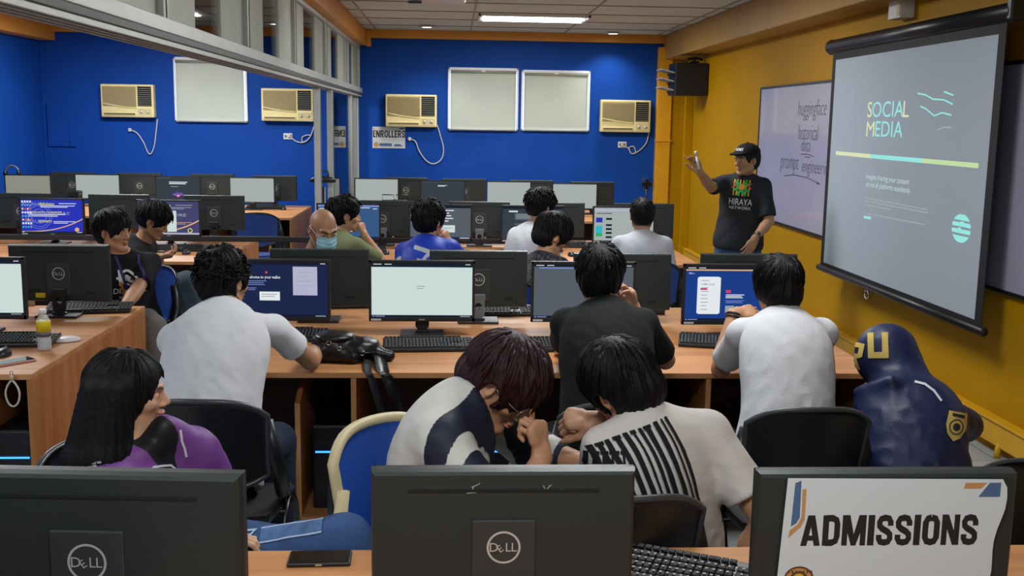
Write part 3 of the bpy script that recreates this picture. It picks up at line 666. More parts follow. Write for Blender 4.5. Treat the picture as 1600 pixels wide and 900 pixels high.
        R(0, 0, 1, 1, DGR); R(0, 0, 1, .06, BAR); R(.1, .12, .25, .16, TXT); R(.2, .2, .75, .40, SLT); lines(.22, .6, .22, .38, 4, LINE); R(.2, .5, .75, .57, SLT)
        for k in range(5): R(.22, .60+k*.075, .27, .65+k*.075, TEAL); R(.30, .61+k*.075, .6, .635+k*.075, LINE)
    elif kind == 'gallery':
        R(0, 0, 1, 1, DIM); R(0, .04, 1, .10, LIL); R(.04, .16, .30, .18, BAR); R(.02, .22, 1, .225, LINE); R(.03, .30, .14, .45, CORE); R(.03, .55, .14, .78, TEAL); R(.03, .78, .14, .88, GRN)
        for k, v in enumerate((.31, .50, .62, .74, .87)): R(.20, v, .30, v+.06, BAR); R(.36, v+.04, .9, v+.045, LINE)
        R(.2, .15, .9, .155, LINE)
    b = MB().add([(x, -.0062-z*.5, PZ0+.020+SH/2+y) for x, y, z in fl.mb.v], fl.mb.f); b.m = fl.mb.m
    used = sorted(set(b.m)); b.m = [used.index(i) for i in b.m]
    return b.mesh('screen', [SCM[i] for i in used])
SCR = {}
mon_group = 'flat desktop monitors on the long desks'
def monitor(x, y, yaw_deg, label, screen='blank', back=False, greyneck=False, tilt=0, extra=None, badge=True, z=ZD, lift=0.):
    t = thing('monitor', label, 'monitor', (x, y, z), math.radians(yaw_deg+(180 if back else 0)), mon_group)
    ob('housing', ME_shell, t); ob('bezel', ME_bezel, t)
    if screen not in SCR: SCR[screen] = screen_mesh(screen)
    ob('screen', SCR[screen], t)
    ob('stand_neck', ME_neckg if greyneck else ME_neck, t); ob('stand_base', ME_foot, t)
    if badge: ob('badge', ME_logo, t)
    for c in t.children:
        if lift and c.name.split('.')[0] in ('housing', 'bezel', 'screen', 'badge'): c.location.z = lift
        if lift and c.name.startswith('stand_neck'): c.scale.z = 1+lift/.15
    return t
def mx_(px_, Y): return at(px_, 300, Y).x   # (column of the picture) -> metres across the room, at depth Y
# near desk
mA1 = monitor(-.612, 1.765, -4, 'rear of the near desk monitor in front of the woman in purple', 'blank', True, lift=.083)
mA2 = monitor(.105, 2.0, 0, 'rear of the scuffed near desk monitor in front of the track jacket person', 'blank', True, lift=.005)
mA3 = monitor(.862, 1.965, 0, 'monitor whose back carries the ADMISSIONS sheet', 'blank', True, badge=False, lift=.010)
mA0 = monitor(-.885, 1.42, 4, 'monitor cut by the lower left corner, only its top corner showing', 'blank')
# second row, right bay
Y2 = 5.14
monitor(-.856, Y2, -2, 'monitor showing a navy welcome to your wallet page', 'wallet')
monitor(-.147, Y2, 0, 'monitor with a white page above the long black keyboard and bag', 'white')
monitor(.655, Y2, 0, 'monitor with a grey page in front of the man in the black polo shirt', 'slate')
monitor(1.405, Y2-.05, 0, 'monitor with a blue page and a white phone mock-up', 'phone')
Y2b = 5.57
monitor(-.70, Y2b+.01, 0, 'rear of the monitor below the masked man', 'blank', True, True)
monitor(.142, Y2b, 0, 'rear of the monitor beside the white page screen, grey stand', 'blank', True, True)
monitor(.905, Y2b-.07, 0, 'rear of the monitor between the black polo man and the blue page screen', 'blank', True)
monitor(1.592, Y2b-.05, 0, 'rear of the monitor below the presenter', 'blank', True)
# second row, left bay
monitor(-2.325, 5.15, 0, 'monitor cut by the left edge above the water bottle', 'white')
mLB = monitor(-2.085, 5.68, 0, 'rear of the monitor with round badge in front of the DISRUPT shirt man', 'blank', True)
MB().box((.10, .0372, PZ0+.035), (.05, .0012, .026), 0).build('yellow_sticker', mat('yellow sticker', '#c9b21c', .5), mLB)
# third row
Y3 = 8.66
for px_, kind, lb in ((544.5, 'steel', 'monitor with a blue page behind the masked man'), (688.5, 'chat', 'monitor with a grey chat page beside the jersey student'), (833, 'feed', 'monitor with a dark feed page left of the white shirt student'), (976, 'gallery', 'monitor with a white gallery page in front of the short haired man')):
    monitor(mx_(px_, Y3), Y3, 0, lb, kind)
for px_, lb, gn in ((598, 'rear of the monitor with badge and grey stand right of the green shirt student', True), (749.5, 'rear of the monitor with badge and grey stand right of the jersey student', True), (867, 'rear of the monitor behind the white shirt and glasses students', False), (1007, 'rear of the monitor beside the pillar behind the short haired man', False)):
    monitor(mx_(px_, 9.02), 9.02, 0, lb, 'blank', True, gn)
monitor(mx_(81, 8.88), 8.86, 0, 'monitor with a bright blue core values slide and desktop icons', 'core')
monitor(mx_(263, 8.84), 8.82, 0, 'monitor with a dimmed core values slide and white pop-up', 'coredim')
for px_, lb in ((33, 'rear of the monitor left of the blue core values screen'), (186, 'rear of the monitor right of the blue core values screen'), (335, 'rear of the monitor with round badge left of the blue chair')):
    monitor(mx_(px_, 9.40), 9.40, 0, lb, 'blank', True)
# far row
for px_, Y, kind, lb in ((588.5, 12.5, 'blankw', 'pale screen of the far desk beside the partition end post'), (692, 12.2, 'darkpage', 'dark grey screen of the far desk under the left blind of the pair'), (795, 12.2, 'blankw', 'pale screen of the far desk left of the white shirt student'), (898, 11.95, 'blankw', 'grey screen of the far desk beneath the air conditioner near the pillar')):
    monitor(mx_(px_, Y), Y, 0, lb, kind)
for px_, Y, lb in ((634.5, 12.75, 'rear of the far desk monitor below the ENROLLERS air conditioner'), (725, 12.62, 'rear of the far desk monitor under the left blind of the pair'), (829.5, 12.5, 'rear of the far desk monitor under the right blind of the pair'), (925, 12.3, 'rear of the far desk monitor nearest to the yellow pillar')):
    monitor(mx_(px_, Y), Y, 0, lb, 'blank', True)
for px_, Y, kind, lb in ((58, 12.62, 'blank', 'beige screen carrying a headset in the far left corner'), (164, 12.9, 'blankw', 'pale screen in the far left bay behind the DISRUPT shirt man'), (287, 12.7, 'swirl', 'dark screen with a purple glow in the far left bay'), (400.5, 12.62, 'blankw', 'pale screen above the wooden desk end in the far left bay')):
    monitor(mx_(px_, Y), Y-.25, 0, lb, kind)
for px_, Y, lb in ((115, 13.2, 'rear of the far left bay monitor between the beige and pale screens'), (220, 13.2, 'rear of the far left bay monitor with badge left of the purple glow screen'), (333, 13.2, 'rear of the far left bay monitor with badge right of the purple glow screen'), (430, 13.0, 'rear of the far left bay monitor closest to the partition post')):
    monitor(mx_(px_, Y-.2), Y-.2, 0, lb, 'blank', True)
# ADMISSIONS sheet taped on the back of the right near monitor
MS = Matrix(((-1, 0, 0, 0), (0, 0, 1, .0435), (0, 1, 0, 0), (0, 0, 0, 1)))
t = thing('admissions_sheet', 'white ADMISSIONS sheet taped on the back of the near right monitor', 'paper sign', (.862, 1.965, ZD+.010))
t.rotation_euler = (0, 0, PI)
fl = Flat(); x0, x1, zt, zb = -.213, .234, .375, .115
n = 12
outl = [(x0+.005, zt), (x1-.012, zt-.004)] + [(x1-.006-.03*(max(0, (k-3)/9))**1.3+.006*math.sin(k*.8), zt-(zt-zb)*k/n) for k in range(1, n+1)] + [(x0-.008, zb)]
outl = [(-a, b) for a, b in outl] if False else outl
fl.put((outl, [tuple(range(len(outl)-1, -1, -1))]), 0)
fl.heavy(heavy2d('ADMISSIONS', .063, .845), 1, (.002, .236))
fl.put(([(x0+.02, .365), (x0+.032, .370), (x0+.033, .295), (x0+.027, .283), (x0+.016, .276)], [(0, 1, 2, 3, 4)]), 2)
fl.put(([(x0+.035, .352), (x0+.043, .353), (x0+.043, .29), (x0+.036, .275), (x0+.012, .252), (x0+.014, .268), (x0+.030, .281), (x0+.036, .296)], [(0, 1, 2, 7), (2, 3, 6, 7), (3, 4, 5, 6)]), 3)
fl.put(([(.147, .364), (.191, .364), (.180, .352), (.144, .352)], [(0, 1, 2, 3)]), 3); fl.put(([(.196, .364), (.219, .364), (.219, .335), (.175, .335)], [(0, 1, 2, 3)]), 2)
fl.put(ellipse2d(-.175, .168, .030, .026), 3); fl.put(ellipse2d(-.175, .168, .030, .026, 24, .004), 4); fl.put(ellipse2d(-.175, .168, .018, .016), 4); fl.put(ellipse2d(-.175, .168, .012, .011), 5)
for k in range(7): fl.put(rect2d(-.198+k*.0075, .180, -.194+k*.0075, .185), 4)
MS2 = Matrix(((-1, 0, 0, 0), (0, 0, 1, .0435), (0, 1, 0, 0), (0, 0, 0, 1)))
b = MB().add([MS2 @ Vector(v) for v in fl.mb.v], fl.mb.f); b.m = fl.mb.m
b.build('printed_sheet', [mat('white paper sheet', '#c9d3d6', .45), mat('black heading ink', '#181716', .6), printb, printo, mat('crest brown', '#5b3b20', .5), mat('crest yellow', '#d0a83d', .5)], t)
# the scratched near monitor: white scuffs along the slot
scu = mat('white scuff', '#8f9490', .7); m = MB()
for (x, z, l, a) in ((.062, .345, .012, 1.2), (.058, .352, .014, .4), (.064, .338, .02, .1), (-.085, .346, .012, .9), (-.10, .343, .03, .1), (.072, .340, .006, 1.4), (.050, .356, .006, .8), (-.09, .352, .006, .3), (-.078, .349, .008, 2.)):
    m.box((0, 0, 0), (l, .0006, .0018), 0, 0, Matrix.Translation((x, .0368, z+.0)) @ Matrix.Rotation(a, 4, 'Y'))
m.build('scuff_marks', scu, mA2).location.z = .005
# ================================================================== KEYBOARDS AND MICE
key_m = mat('keycap black', '#151618', .6, spec=.3)
def kb_mesh():
    def tl(b): b.v = [(x, y*1.18, z+(y+.0675)*.16) for x, y, z in b.v]; return b
    base = tl(MB().box((0, 0, .011), (.44, .135, .018), 0, .005)).box((-.16, .06, .009), (.03, .03, .018), 0, .002).box((.16, .06, .009), (.03, .03, .018), 0, .002).mesh('keyboard_base', mat('keyboard base', '#111214', .45))
    m = MB()
    for r in range(6):
        y = .052-r*.0205-(.004 if r else 0); z = .0225+.0022*(5-r)*.3
        x = -.212; 
        while x < .085:
            w = .0172
            if r == 5 and -.14 < x < -.05: w = .11
            m.box((x+w/2, y, z), (w, .0165 if r else .013, .006), 0, .0015, seg=1); x += w+.0022
        for k in range(3):
            if r in (3,): continue
            if r == 4 and k != 1: continue
            m.box((.099+k*.0195, y, z), (.0172, .0165 if r else .013, .006), 0, .0015, seg=1)
        if r:
            for k in range(4): m.box((.161+k*.0178, y, z), (.016, .0165, .006), 0, .0015, seg=1)
    leg = MB()
    for k in range(26):
        for r in range(5): leg.box((-.205+k*.0162, .027-r*.0205, .0292), (.006, .005, .0005))
    return base, tl(m).mesh('keys', key_m), tl(leg).mesh('key_legends', mat('key legend', '#8a8e94', .6))
KB = kb_mesh()
def keyboard(x, y, rz, label, legends=True):
    t = thing('keyboard', label, 'keyboard', (x, y, ZD), math.radians(rz), 'black desktop keyboards')
    ob('keyboard_base', KB[0], t); k = ob('keys', KB[1], t)
    if legends: ob('key_legends', KB[2], k)
    return t
def mouse_mesh():
    def f(u, v):
        a = 2*PI*u; r = math.sin(PI*.5*min(1, v*1.02)); z = .034*math.cos(PI*.5*min(1, v))**.8
        return (.031*r*math.cos(a), .056*r*math.sin(a), z+.002)
    return MB().grid(f, 20, 8, 0).mesh('mouse_body', blackp)
ME_mouse = mouse_mesh(); ME_wheel = MB().cyl((-.004, .03, .030), (.004, .03, .030), .008, 0, 12).mesh('scroll_wheel', mat('wheel grey', '#4a4c50', .5))
def mouse(x, y, rz, label, white_=False):
    t = thing('computer_mouse', label, 'mouse', (x, y, ZD), math.radians(rz), 'computer mice on the desks')
    ob('mouse_body', ME_mouse, t); ob('scroll_wheel', ME_wheel, t); return t
def dk(px_, py_):
    d = CR*((px_-800)/FPX)+CD*((py_-450)/FPX)+CF; k = (ZD-CAMH)/d.z; return d.x*k, d.y*k
for (a, b, rz, lb) in ((672, 545, 4, 'black keyboard with white legends beside the shoulder bag'), (872, 545, 2, 'black keyboard partly hidden by the black polo man'), (1132, 541, -14, 'black keyboard under the arm of the long haired student'), (12, 538, 3, 'black keyboard at the left edge on the desk with the water bottle'),
    (440, 530, 2, 'black keyboard beneath the arm of the curly haired man'), (1045, 905, -26, 'black keyboard beside the ADMISSIONS monitor at the bottom edge'), (415, 326, 0, 'black keyboard on the far left bay desk end'), (285, 392, 12, 'black keyboard under the hands with the phone'), (560, 394, 8, 'black keyboard at the green shirt student'),
    (770, 491, 3, 'black keyboard behind the grey stand next to the white page screen'), (975, 488, 0, 'black keyboard right of the black polo man, behind his screen'), (536, 479, 8, 'black keyboard glimpsed behind the wallet page screen'), (890, 386, 0, 'black keyboard beyond the glasses student'), (140, 487, 10, 'black keyboard behind the badge monitor in front of the DISRUPT shirt man')):
    x, y = dk(a, b); keyboard(x, y, rz, lb, b > 500)
for (a, b, rz, lb) in ((602, 397, 20, 'black mouse on the desk between the green shirt and jersey students'), (443, 328, 10, 'black mouse at the corner of the far left bay desk'), (1033, 548, 0, 'black mouse by the elbow of the black polo man'), (5, 556, 0, 'black mouse at the left frame edge by the phone'), (291, 397, 0, 'black mouse right of the phone user keyboard'), (893, 400, 0, 'black mouse right of the glasses student'), (737, 563, 10, 'black mouse at the end of the long keyboard by the red brown hair')):
    x, y = dk(a, b); mouse(x, y, rz, lb)
# ================================================================== COMPUTER TOWERS
led = emit('blue led', '#2f7dff', 3.5)
def tower_meshes():
    c = MB().box((0, .14, .19), (.175, .40, .38), 0, .006).mesh('case', mat('tower case', '#0c0e13', .45))
    f = MB().box((0, -.062, .19), (.172, .012, .372), 0, .004); f.box((0, -.069, .30), (.15, .003, .035), 1, .001)
    for k in range(5): f.box((-.055+k*.02, -.0690, .345), (.010, .002, .005), 1)
    f.box((.055, -.0690, .346), (.006, .002, .006), 1)
    return c, f.mesh('front_panel', [mat('tower front', '#0f1118', .4), blackm]), MB().box((-.005, -.0705, .262), (.14, .003, .008), 0, .001).mesh('led_strip', led), \
        MB().box((.045, -.0690, .185), (.055, .0016, .05), 0).lathe([(.018, 0), (.018, .0008), (.001, .0008)], 1, 16, Matrix.Translation((.034, -.0698, .19)) @ Matrix.Rotation(PI/2, 4, 'X')).mesh('asset_sticker', [mat('sticker white', '#a9a69b', .5), mat('sticker seal', '#6b5436', .5)])
TW = tower_meshes()
fl = Flat(); fl.put(text2d('4', .034, .006), 0, (.062, .172)); b4 = MB().add([(x, -.0701, y) for x, y, z in fl.mb.v], fl.mb.f).mesh('sticker_number', printk)
def tower(x, y, lb, z=.09):
    t = thing('computer_tower', lb, 'computer tower', (x, y, z), 0, 'black computer towers in the desk bays')
    ob('case', TW[0], t); ob('front_panel', TW[1], t); ob('led_strip', TW[2], t); s = ob('asset_sticker', TW[3], t); ob('sticker_number', b4, s); return t
tower(-.52, 4.56, 'black computer tower with blue light under the desk by the shoulder bag')
tower(-1.86, 4.49, 'black computer tower with blue light under the water bottle desk')
tower(-1.86, 11.58, 'black computer tower with blue light in the far left bay desk')
tower(1.04, 4.56, 'black computer tower in the bay below the black polo man mouse')
tower(.24, 4.56, 'black computer tower in the bay hidden behind the striped jacket student')
# ================================================================== SMALL THINGS
# water bottle
x, y = dk(70, 547)
t = thing('water_bottle', 'small clear water bottle with yellow label on the left desk', 'bottle', (x, y, ZD))
clear = bpy.data.materials.new('clear plastic'); clear.use_nodes = True; nb = clear.node_tree.nodes['Principled BSDF']
nb.inputs['Base Color'].default_value = lin('#e6eef0'); nb.inputs['Roughness'].default_value = .08; nb.inputs['Alpha'].default_value = .34
MB().lathe([(.001, .0), (.026, .0), (.030, .006), (.0305, .05), (.029, .055), (.0305, .06), (.0305, .128), (.028, .142), (.018, .160), (.0145, .165), (.0145, .172)], 0, 24).build('bottle_body', clear, t)
MB().lathe([(.0312, .088), (.0312, .132), (.030, .136)], 0, 24).lathe([(.0311, .066), (.0311, .086)], 1, 24).build('label_wrap', [mat('yellow label', '#d9c81e', .45), mat('label print', '#5a5560', .5)], t)
MB().lathe([(.001, .003), (.0285, .004), (.0285, .062), (.001, .062)], 0, 20).build('water', mat('water', '#c9d3d8', .05, alpha=.35), t)
MB().lathe([(.0165, .168), (.0165, .187), (.015, .190), (.001, .190)], 0, 20).build('cap', mat('white cap', '#e4e6e4', .4), t)
# white mouse
x, y = dk(103, 533)
t = thing('computer_mouse', 'flat white wireless mouse beside the water bottle', 'mouse', (x, y, ZD), math.radians(-70))
def wm(u, v):
    a = 2*PI*u; r = math.sin(PI*.5*min(1, v*1.01)); return (.044*r*math.cos(a), .066*r*math.sin(a), .022*math.cos(PI*.5*min(1, v))**.7+.003)
MB().grid(wm, 22, 8, 0).build('mouse_body', mat('pearl white', '#d9cfcf', .35), t); MB().lathe([(.036, 0), (.038, .004), (.001, .004)], 0, 20).build('mouse_underside', mat('rosy rim', '#b98f8a', .4), t)
MB().box((0, .035, .0185), (.006, .012, .003), 0, .001).build('scroll_wheel', mat('wheel pale', '#9a9a9a', .5), t)
# phone with strap on left desk
def phone(name, lb, loc, rz, case, scr, z=ZD, strap=False, tl=(.078, .162)):
    t = thing('phone', lb, 'phone', (loc[0], loc[1], z), rz, None)
    MB().box((0, 0, .0055), (tl[0], tl[1], .010), 0, .0045, seg=3).build('case', case, t)
    MB().box((0, 0, .0108), (tl[0]-.007, tl[1]-.008, .0012), 0, .0005).build('screen_glass', scr, t)
    return t
scr_b = mat('phone glass', '#0c0e10', .12, coat=.5)
x, y = dk(22, 567)
t = phone('p', 'pink edged phone with a cord wrist strap at the left desk edge', (x, y), math.radians(-42), mat('rose case', '#b98a86', .4), scr_b)
S = [V(-.01, -.085, .004), V(-.004, -.11, .002)]
p_e = V(*(dk(20, 585)), ZD)-V(x, y, ZD); c_, s_ = math.cos(math.radians(42)), math.sin(math.radians(42))
loop = []
for k in range(25):
    a = 2*PI*k/24; loop.append((math.sin(a)*.028*(1-.5*math.cos(a)**2 if math.cos(a) > 0 else 1), 0, -.068+.055*math.cos(a)))
sp_ = thing('wrist_strap', 'looped white cord wrist strap hanging from the pink phone over the desk edge', 'strap', (-2.0 if False else at(18, 600, 4.31).x, 4.315, ZD-.01))
MB().tube(loop, .0042, 0, 8).build('cord_loop', mat('white cord weave', '#c9c4b6', .7, bump=.5, bscale=300), sp_)
MB().lathe([(.0065, -.012), (.007, .0), (.0065, .008), (.001, .008)], 0, 14).build('bead', mat('cream bead', '#b8b09c', .5), sp_)
MB().tube([(math.cos(a)*.006, 0, .018+math.sin(a)*.010) for a in [2*PI*k/12 for k in range(12)]], .0016, 0, 6, None, True).build('ring', chrome, sp_)
# black phone on near desk
x, y = dk(500, 876)
t = phone('p', 'black cased phone lying on the near desk', (x, y), math.radians(-88), mat('black rubber case', '#15171a', .5), scr_b, tl=(.080, .152))
MB().box((0, 0, 0), (.004, .016, .005), 0, .001).build('charge_port', mat('port metal', '#b9a98c', .35, metal=.6), t, (.0395, .0, .0055))
# headset on the far left monitor
hx = mx_(18, 12.3)
t = thing('headset', 'black headset hung on the far left beige screen', 'headset', (hx-.02, 12.40, ZD+PZ0+PH))
MB().tube([(math.cos(a)*.075, 0, .02+math.sin(a)*.075) for a in [PI*k/14 for k in range(15)]], .011, 0, 8).build('headband', mat('headset grey', '#5c6166', .4), t)
for s in (-1, 1): MB().lathe([(.034, -.014), (.038, 0), (.034, .014), (.001, .016)], 0, 18, Matrix.Translation((s*.075, 0, .008)) @ Matrix.Rotation(PI/2, 4, 'Y')).build('ear_cup', blackp, t)
# camera bar on tall stand beside the partition post
x, y = mx_(505, 10.6), 10.6
t = thing('webcam_stand', 'black camera bar on a tall stand in front of the partition post', 'webcam', (x, 10.6, 0))
MB().lathe([(.001, 0), (.14, 0), (.14, .012), (.02, .03), (.018, .045)], 0, 20).build('base', blackp, t); MB().cyl((0, 0, .03), (0, 0, 1.13), .024, 0, 12).build('pole', blackp, t)
MB().tube([(-.125, 0, 1.19), (-.08, -.01, 1.20), (0, -.015, 1.205), (.08, -.01, 1.20), (.125, 0, 1.19)], [.018, .030, .033, .030, .018], 0, 12).build('camera_bar', blackp, t)
MB().lathe([(.017, 0), (.017, .008), (.001, .012)], 0, 16, Matrix.Translation((-.01, -.045, 1.205)) @ Matrix.Rotation(PI/2, 4, 'X')).build('lens', mat('lens blue', '#2b3f9c', .1, coat=.6), t)
MB().tube([(-.05, .01, 1.22), (-.05, .01, 1.285), (.05, .01, 1.285), (.05, .01, 1.22)], .009, 0, 6).build('top_frame', blackp, t)
# desk fan by the pillar
x = mx_(1010, 12.1)
t = thing('desk_fan', 'small black desk fan at the end of the far desk by the pillar', 'fan', (x, 12.1, ZD))
MB().lathe([(.001, 0), (.06, 0), (.06, .012), (.015, .02), (.001, .022)], 0, 18).build('base', blackp, t); MB().cyl((0, 0, .015), (0, .01, .33), .010, 0, 10).build('pole', blackp, t)
g = MB()
for r in (.085, .06, .03): g.tube([(math.cos(2*PI*k/20)*r, -.03+.02*(1-r/.085)*-1, .37+math.sin(2*PI*k/20)*r) for k in range(20)], .003, 0, 5, None, True)
for k in range(8): g.tube([(0, -.05, .37), (math.cos(k*PI/4)*.085, -.03, .37+math.sin(k*PI/4)*.085)], .002, 0, 5)
g.build('guard', blackp, t)
b = MB()
for k in range(4):
    M = Matrix.Translation((0, -.01, .37)) @ Matrix.Rotation(k*PI/2, 4, 'Y') @ Matrix.Rotation(.5, 4, 'X')
    b.box((0, 0, .038), (.045, .004, .055), 0, .0015, M)
b.lathe([(.02, -.03), (.02, .02), (.001, .02)], 0, 12, Matrix.Translation((0, -.0, .37)) @ Matrix.Rotation(PI/2, 4, 'X')); b.build('blades_and_hub', blackp, t)
# wire stand behind the green shirt student
x = mx_(620, 9.6)
t = thing('wire_holder', 'small black wire holder standing on the desk above the green shirt student', 'holder', (x, 9.30, ZD))
m = MB()
for s in (-1, 1):
    m.tube([(s*.06-.05, 0, .36), (s*.06+.05, 0, .36), (s*.06+.05, 0, .41), (s*.06-.05, 0, .41)], .005, 0, 6, None, True)
m.tube([(-.11, 0, .36), (.11, 0, .36)], .005, 0, 6); m.build('wire_frame', blackp, t); MB().cyl((0, 0, .0), (0, 0, .37), .008, 0, 8).build('rod', blackp, t); MB().lathe([(.001, 0), (.05, 0), (.05, .01), (.001, .012)], 0, 16).build('base', blackp, t)
# black shoulder bag on the desk with hanging straps
leather = mat('black glossy leather', '#0d0e12', .36, spec=.4, bump=.15, bscale=30)
bx, by = dk(548, 562)
t = thing('shoulder_bag', 'black leather shoulder bag slumped on the desk, straps hanging down', 'bag', (bx, by, ZD))
BAG = (t, leather, bx, by)
for (px_, pz_, r) in ((-.085, .095, .010), (-.04, .070, .009), (.06, .050, .011)):
    MB().tube([(px_+r*math.cos(a), -.085-.004, pz_+r*.9*math.sin(a)) for a in [2*PI*k/14 for k in range(14)]], .0028, 0, 6, None, True).build('buckle', chrome, t)
MB().tube([(.0, -.08, .04), (.03, -.092, .062), (.07, -.09, .05), (.11, -.075, .048)], .006, 0, 6).build('zip_piping', leather, t)
def ribbon(pts, w, th=.005):
    m = MB(); P = [Vector(p) for p in pts]
    def fn(u, v):
        s = u*(len(P)-1); i = min(int(s), len(P)-2); f = s-i; f = f*f*(3-2*f) if False else f
        a = P[max(i-1, 0)]; b = P[i]; c = P[i+1]; d = P[min(i+2, len(P)-1)]
        q = .5*((2*b)+(c-a)*f+(2*a-5*b+4*c-d)*f*f+(3*b-a-3*c+d)*f**3); return q+V((v-.5)*w*1.0, 0, -(v-.5)*w*.25)
    m.grid(fn, 36, 2, 0, True, th); return m
fy = 4.37-by
ribbon([(.10, .0, .05), (.13, -.05, .035), (.16, fy+.01, .008), (.185, fy-.016, -.03), (.215, fy-.022, -.11), (.232, fy-.016, -.17), (.225, fy-.010, -.195)], .055, .008).build('padded_strap', leather, t)
ribbon([(.06, -.03, .04), (.08, -.07, .02), (.095, fy+.01, .006), (.112, fy-.014, -.03), (.145, fy-.016, -.14), (.18, fy-.01, -.25), (.205, fy+.0, -.33)], .034, .004).build('webbing_strap', mat('black webbing', '#121317', .75), t)
# small desk stickers and cables on the left monitor
fl = None
x, y = dk(52, 478)
t = thing('note_card', 'small pale card leaning behind the water bottle monitor stand', 'card', (x-.03, y+.02, ZD), .2)
MB().box((0, 0, .035), (.06, .004, .07), 0, .001).build('card_sheet', mat('buff card', '#b08a63', .6), t)

p_ = at(111, 305, 12.0)
t = thing('tumbler', 'black tumbler standing between two screens on the far left bay desk', 'tumbler', (p_.x, 12.25, ZD))
MB().lathe([(.001, 0), (.032, 0), (.036, .02), (.038, .17), (.036, .18)], 0, 18).build('cup_body', blackp, t); MB().lathe([(.037, .18), (.039, .185), (.036, .21), (.012, .215), (.001, .215)], 0, 18).build('cup_lid', blackm, t)
# ================================================================== CHAIRS
chair_black = mat('black chair plastic', '#15181b', .38, noise=.05); frame_blk = mat('black chair tube', '#0e1012', .35); cream = mat('cream worn paint', '#bfb38d', .5, noise=.1, nscale=12)
pad_m = mat('black seat pad', '#17181b', .8, bump=.3, bscale=200)
def chair_meshes(kind):
    """origin on the floor under the seat centre, sitter faces +Y"""
    out = {}
    sw, zt, zs = .215, (.915 if kind == 'blue' else .87), .45
    shellm = {'black': chair_black, 'blue': mat('blue chair shell', '#1c4aa0', .38, noise=.05), 'navy': mat('navy chair shell', '#1d3f86', .45)}[kind]
    def back(u, v):
        a = (u-.5)*2; z0_ = .53+.05*abs(a)**2; top = zt-.05*abs(a)**4-.015*a*a
        return (a*(sw-.012*(1-v)), -.235+.075*a*a-.05*v+.0*(1-v), z0_+(top-z0_)*v)
    m = MB().grid(back, 20, 12, 0, True, .014)
    out['backrest'] = m.mesh('backrest', shellm)
    rim = [V(*back(0, v/8)) for v in range(9)]+[V(*back(u/16, 1)) for u in range(1, 17)]+[V(*back(1, 1-v/8)) for v in range(1, 9)]+[V(*back(1-u/10, 0)) for u in range(1, 10)]
    rim = [p+V(0, .004, 0) for p in rim]
    if kind == 'blue':
        m = MB().tube([p+V(0, .0, 0) for p in rim], .0165, 0, 10, None, True)
        r2 = random.Random(3)
        out['backrest_rim'] = m.mesh('backrest_rim', worn_mat())
        m = MB()
        for s in (-1, 1):
            for k in range(7): m.tube([(s*(sw-.006)+.027*math.cos(a), -.165+.0+.027*math.sin(a), .50+k*.011) for a in [2*PI*j/14 for j in range(14)]], .005, 0, 5, None, True)
        out['bellows'] = m.mesh('bellows', mat('black rubber', '#17181a', .6))
    else:
        out['backrest_rim'] = MB().tube(rim, .010, 0, 8, None, True).mesh('backrest_rim', mat('grey chair rim', '#3a3d40', .35) if kind == 'black' else frame_blk)
    def seat(u, v):
        a = (u-.5)*2; b = (v-.5)*2
        return (a*.22*(1-.06*b*b), .0+b*.205, zs-.012+.012*(a*a)-.02*max(0, b)**3)
    out['seat'] = MB().grid(lambda u, v: seat(u, 1-v), 14, 14, 0, True, -.03).mesh('seat', pad_m if kind == 'black' else shellm)
    for s in (-1, 1):
        x = s*.235
        out['leg_f%d' % s] = MB().tube([(x, .02, zs+.02), (x, .10, zs-.06), (x, .215, .015), (x, .22, .0)], .0125, 0, 8).mesh('leg', frame_blk)
        out['leg_r%d' % s] = MB().tube([(x, .02, zs+.02), (x, -.07, zs-.06), (x, -.225, .015), (x, -.23, .0)], .0125, 0, 8).mesh('leg', frame_blk)
        out['arm_%d' % s] = MB().tube([(s*.205, -.175, .78), (s*.235, -.17, .64), (s*.24, -.11, .50), (s*.235, .02, zs+.02)], [.016, .02, .02, .014], 0, 8, None, False, 1.3).mesh('side_support', chair_black if kind != 'blue' else worn_mat())
    out['cross_bar'] = MB().tube([(-.235, .06, zs-.045), (.235, .06, zs-.045)], .010, 0, 8).tube([(-.235, -.06, zs-.045), (.235, -.06, zs-.045)], .010, 0, 8).mesh('cross_bar', frame_blk)
    return out
def worn_mat():
    if 'worn' in MATS: return MATS['worn']
    m = bpy.data.materials.new('chipped cream paint'); m.use_nodes = True; nt = m.node_tree; b = nt.nodes['Principled BSDF']
    tc = nt.nodes.new('ShaderNodeTexCoord'); n = nt.nodes.new('ShaderNodeTexNoise'); n.inputs['Scale'].default_value = 26; n.inputs['Detail'].default_value = 6
    sx = nt.nodes.new('ShaderNodeSeparateXYZ'); ma = nt.nodes.new('ShaderNodeMapRange'); ma.inputs[1].default_value = .50; ma.inputs[2].default_value = .74; ma.inputs[3].default_value = .72; ma.inputs[4].default_value = .30
    gt = nt.nodes.new('ShaderNodeMath'); gt.operation = 'LESS_THAN'
    nt.links.new(tc.outputs['Object'], n.inputs['Vector']); nt.links.new(tc.outputs['Object'], sx.inputs[0]); nt.links.new(sx.outputs['Z'], ma.inputs[0])
    nt.links.new(n.outputs['Fac'], gt.inputs[0]); nt.links.new(ma.outputs[0], gt.inputs[1])
    mixn = nt.nodes.new('ShaderNodeMix'); mixn.data_type = 'RGBA'; mixn.inputs[6].default_value = lin('#bdb189'); mixn.inputs[7].default_value = lin('#191a1b')
    nt.links.new(gt.outputs[0], mixn.inputs[0]); nt.links.new(mixn.outputs[2], b.inputs['Base Color']); b.inputs['Roughness'].default_value = .5
    MATS['worn'] = m; return m
CH = {}
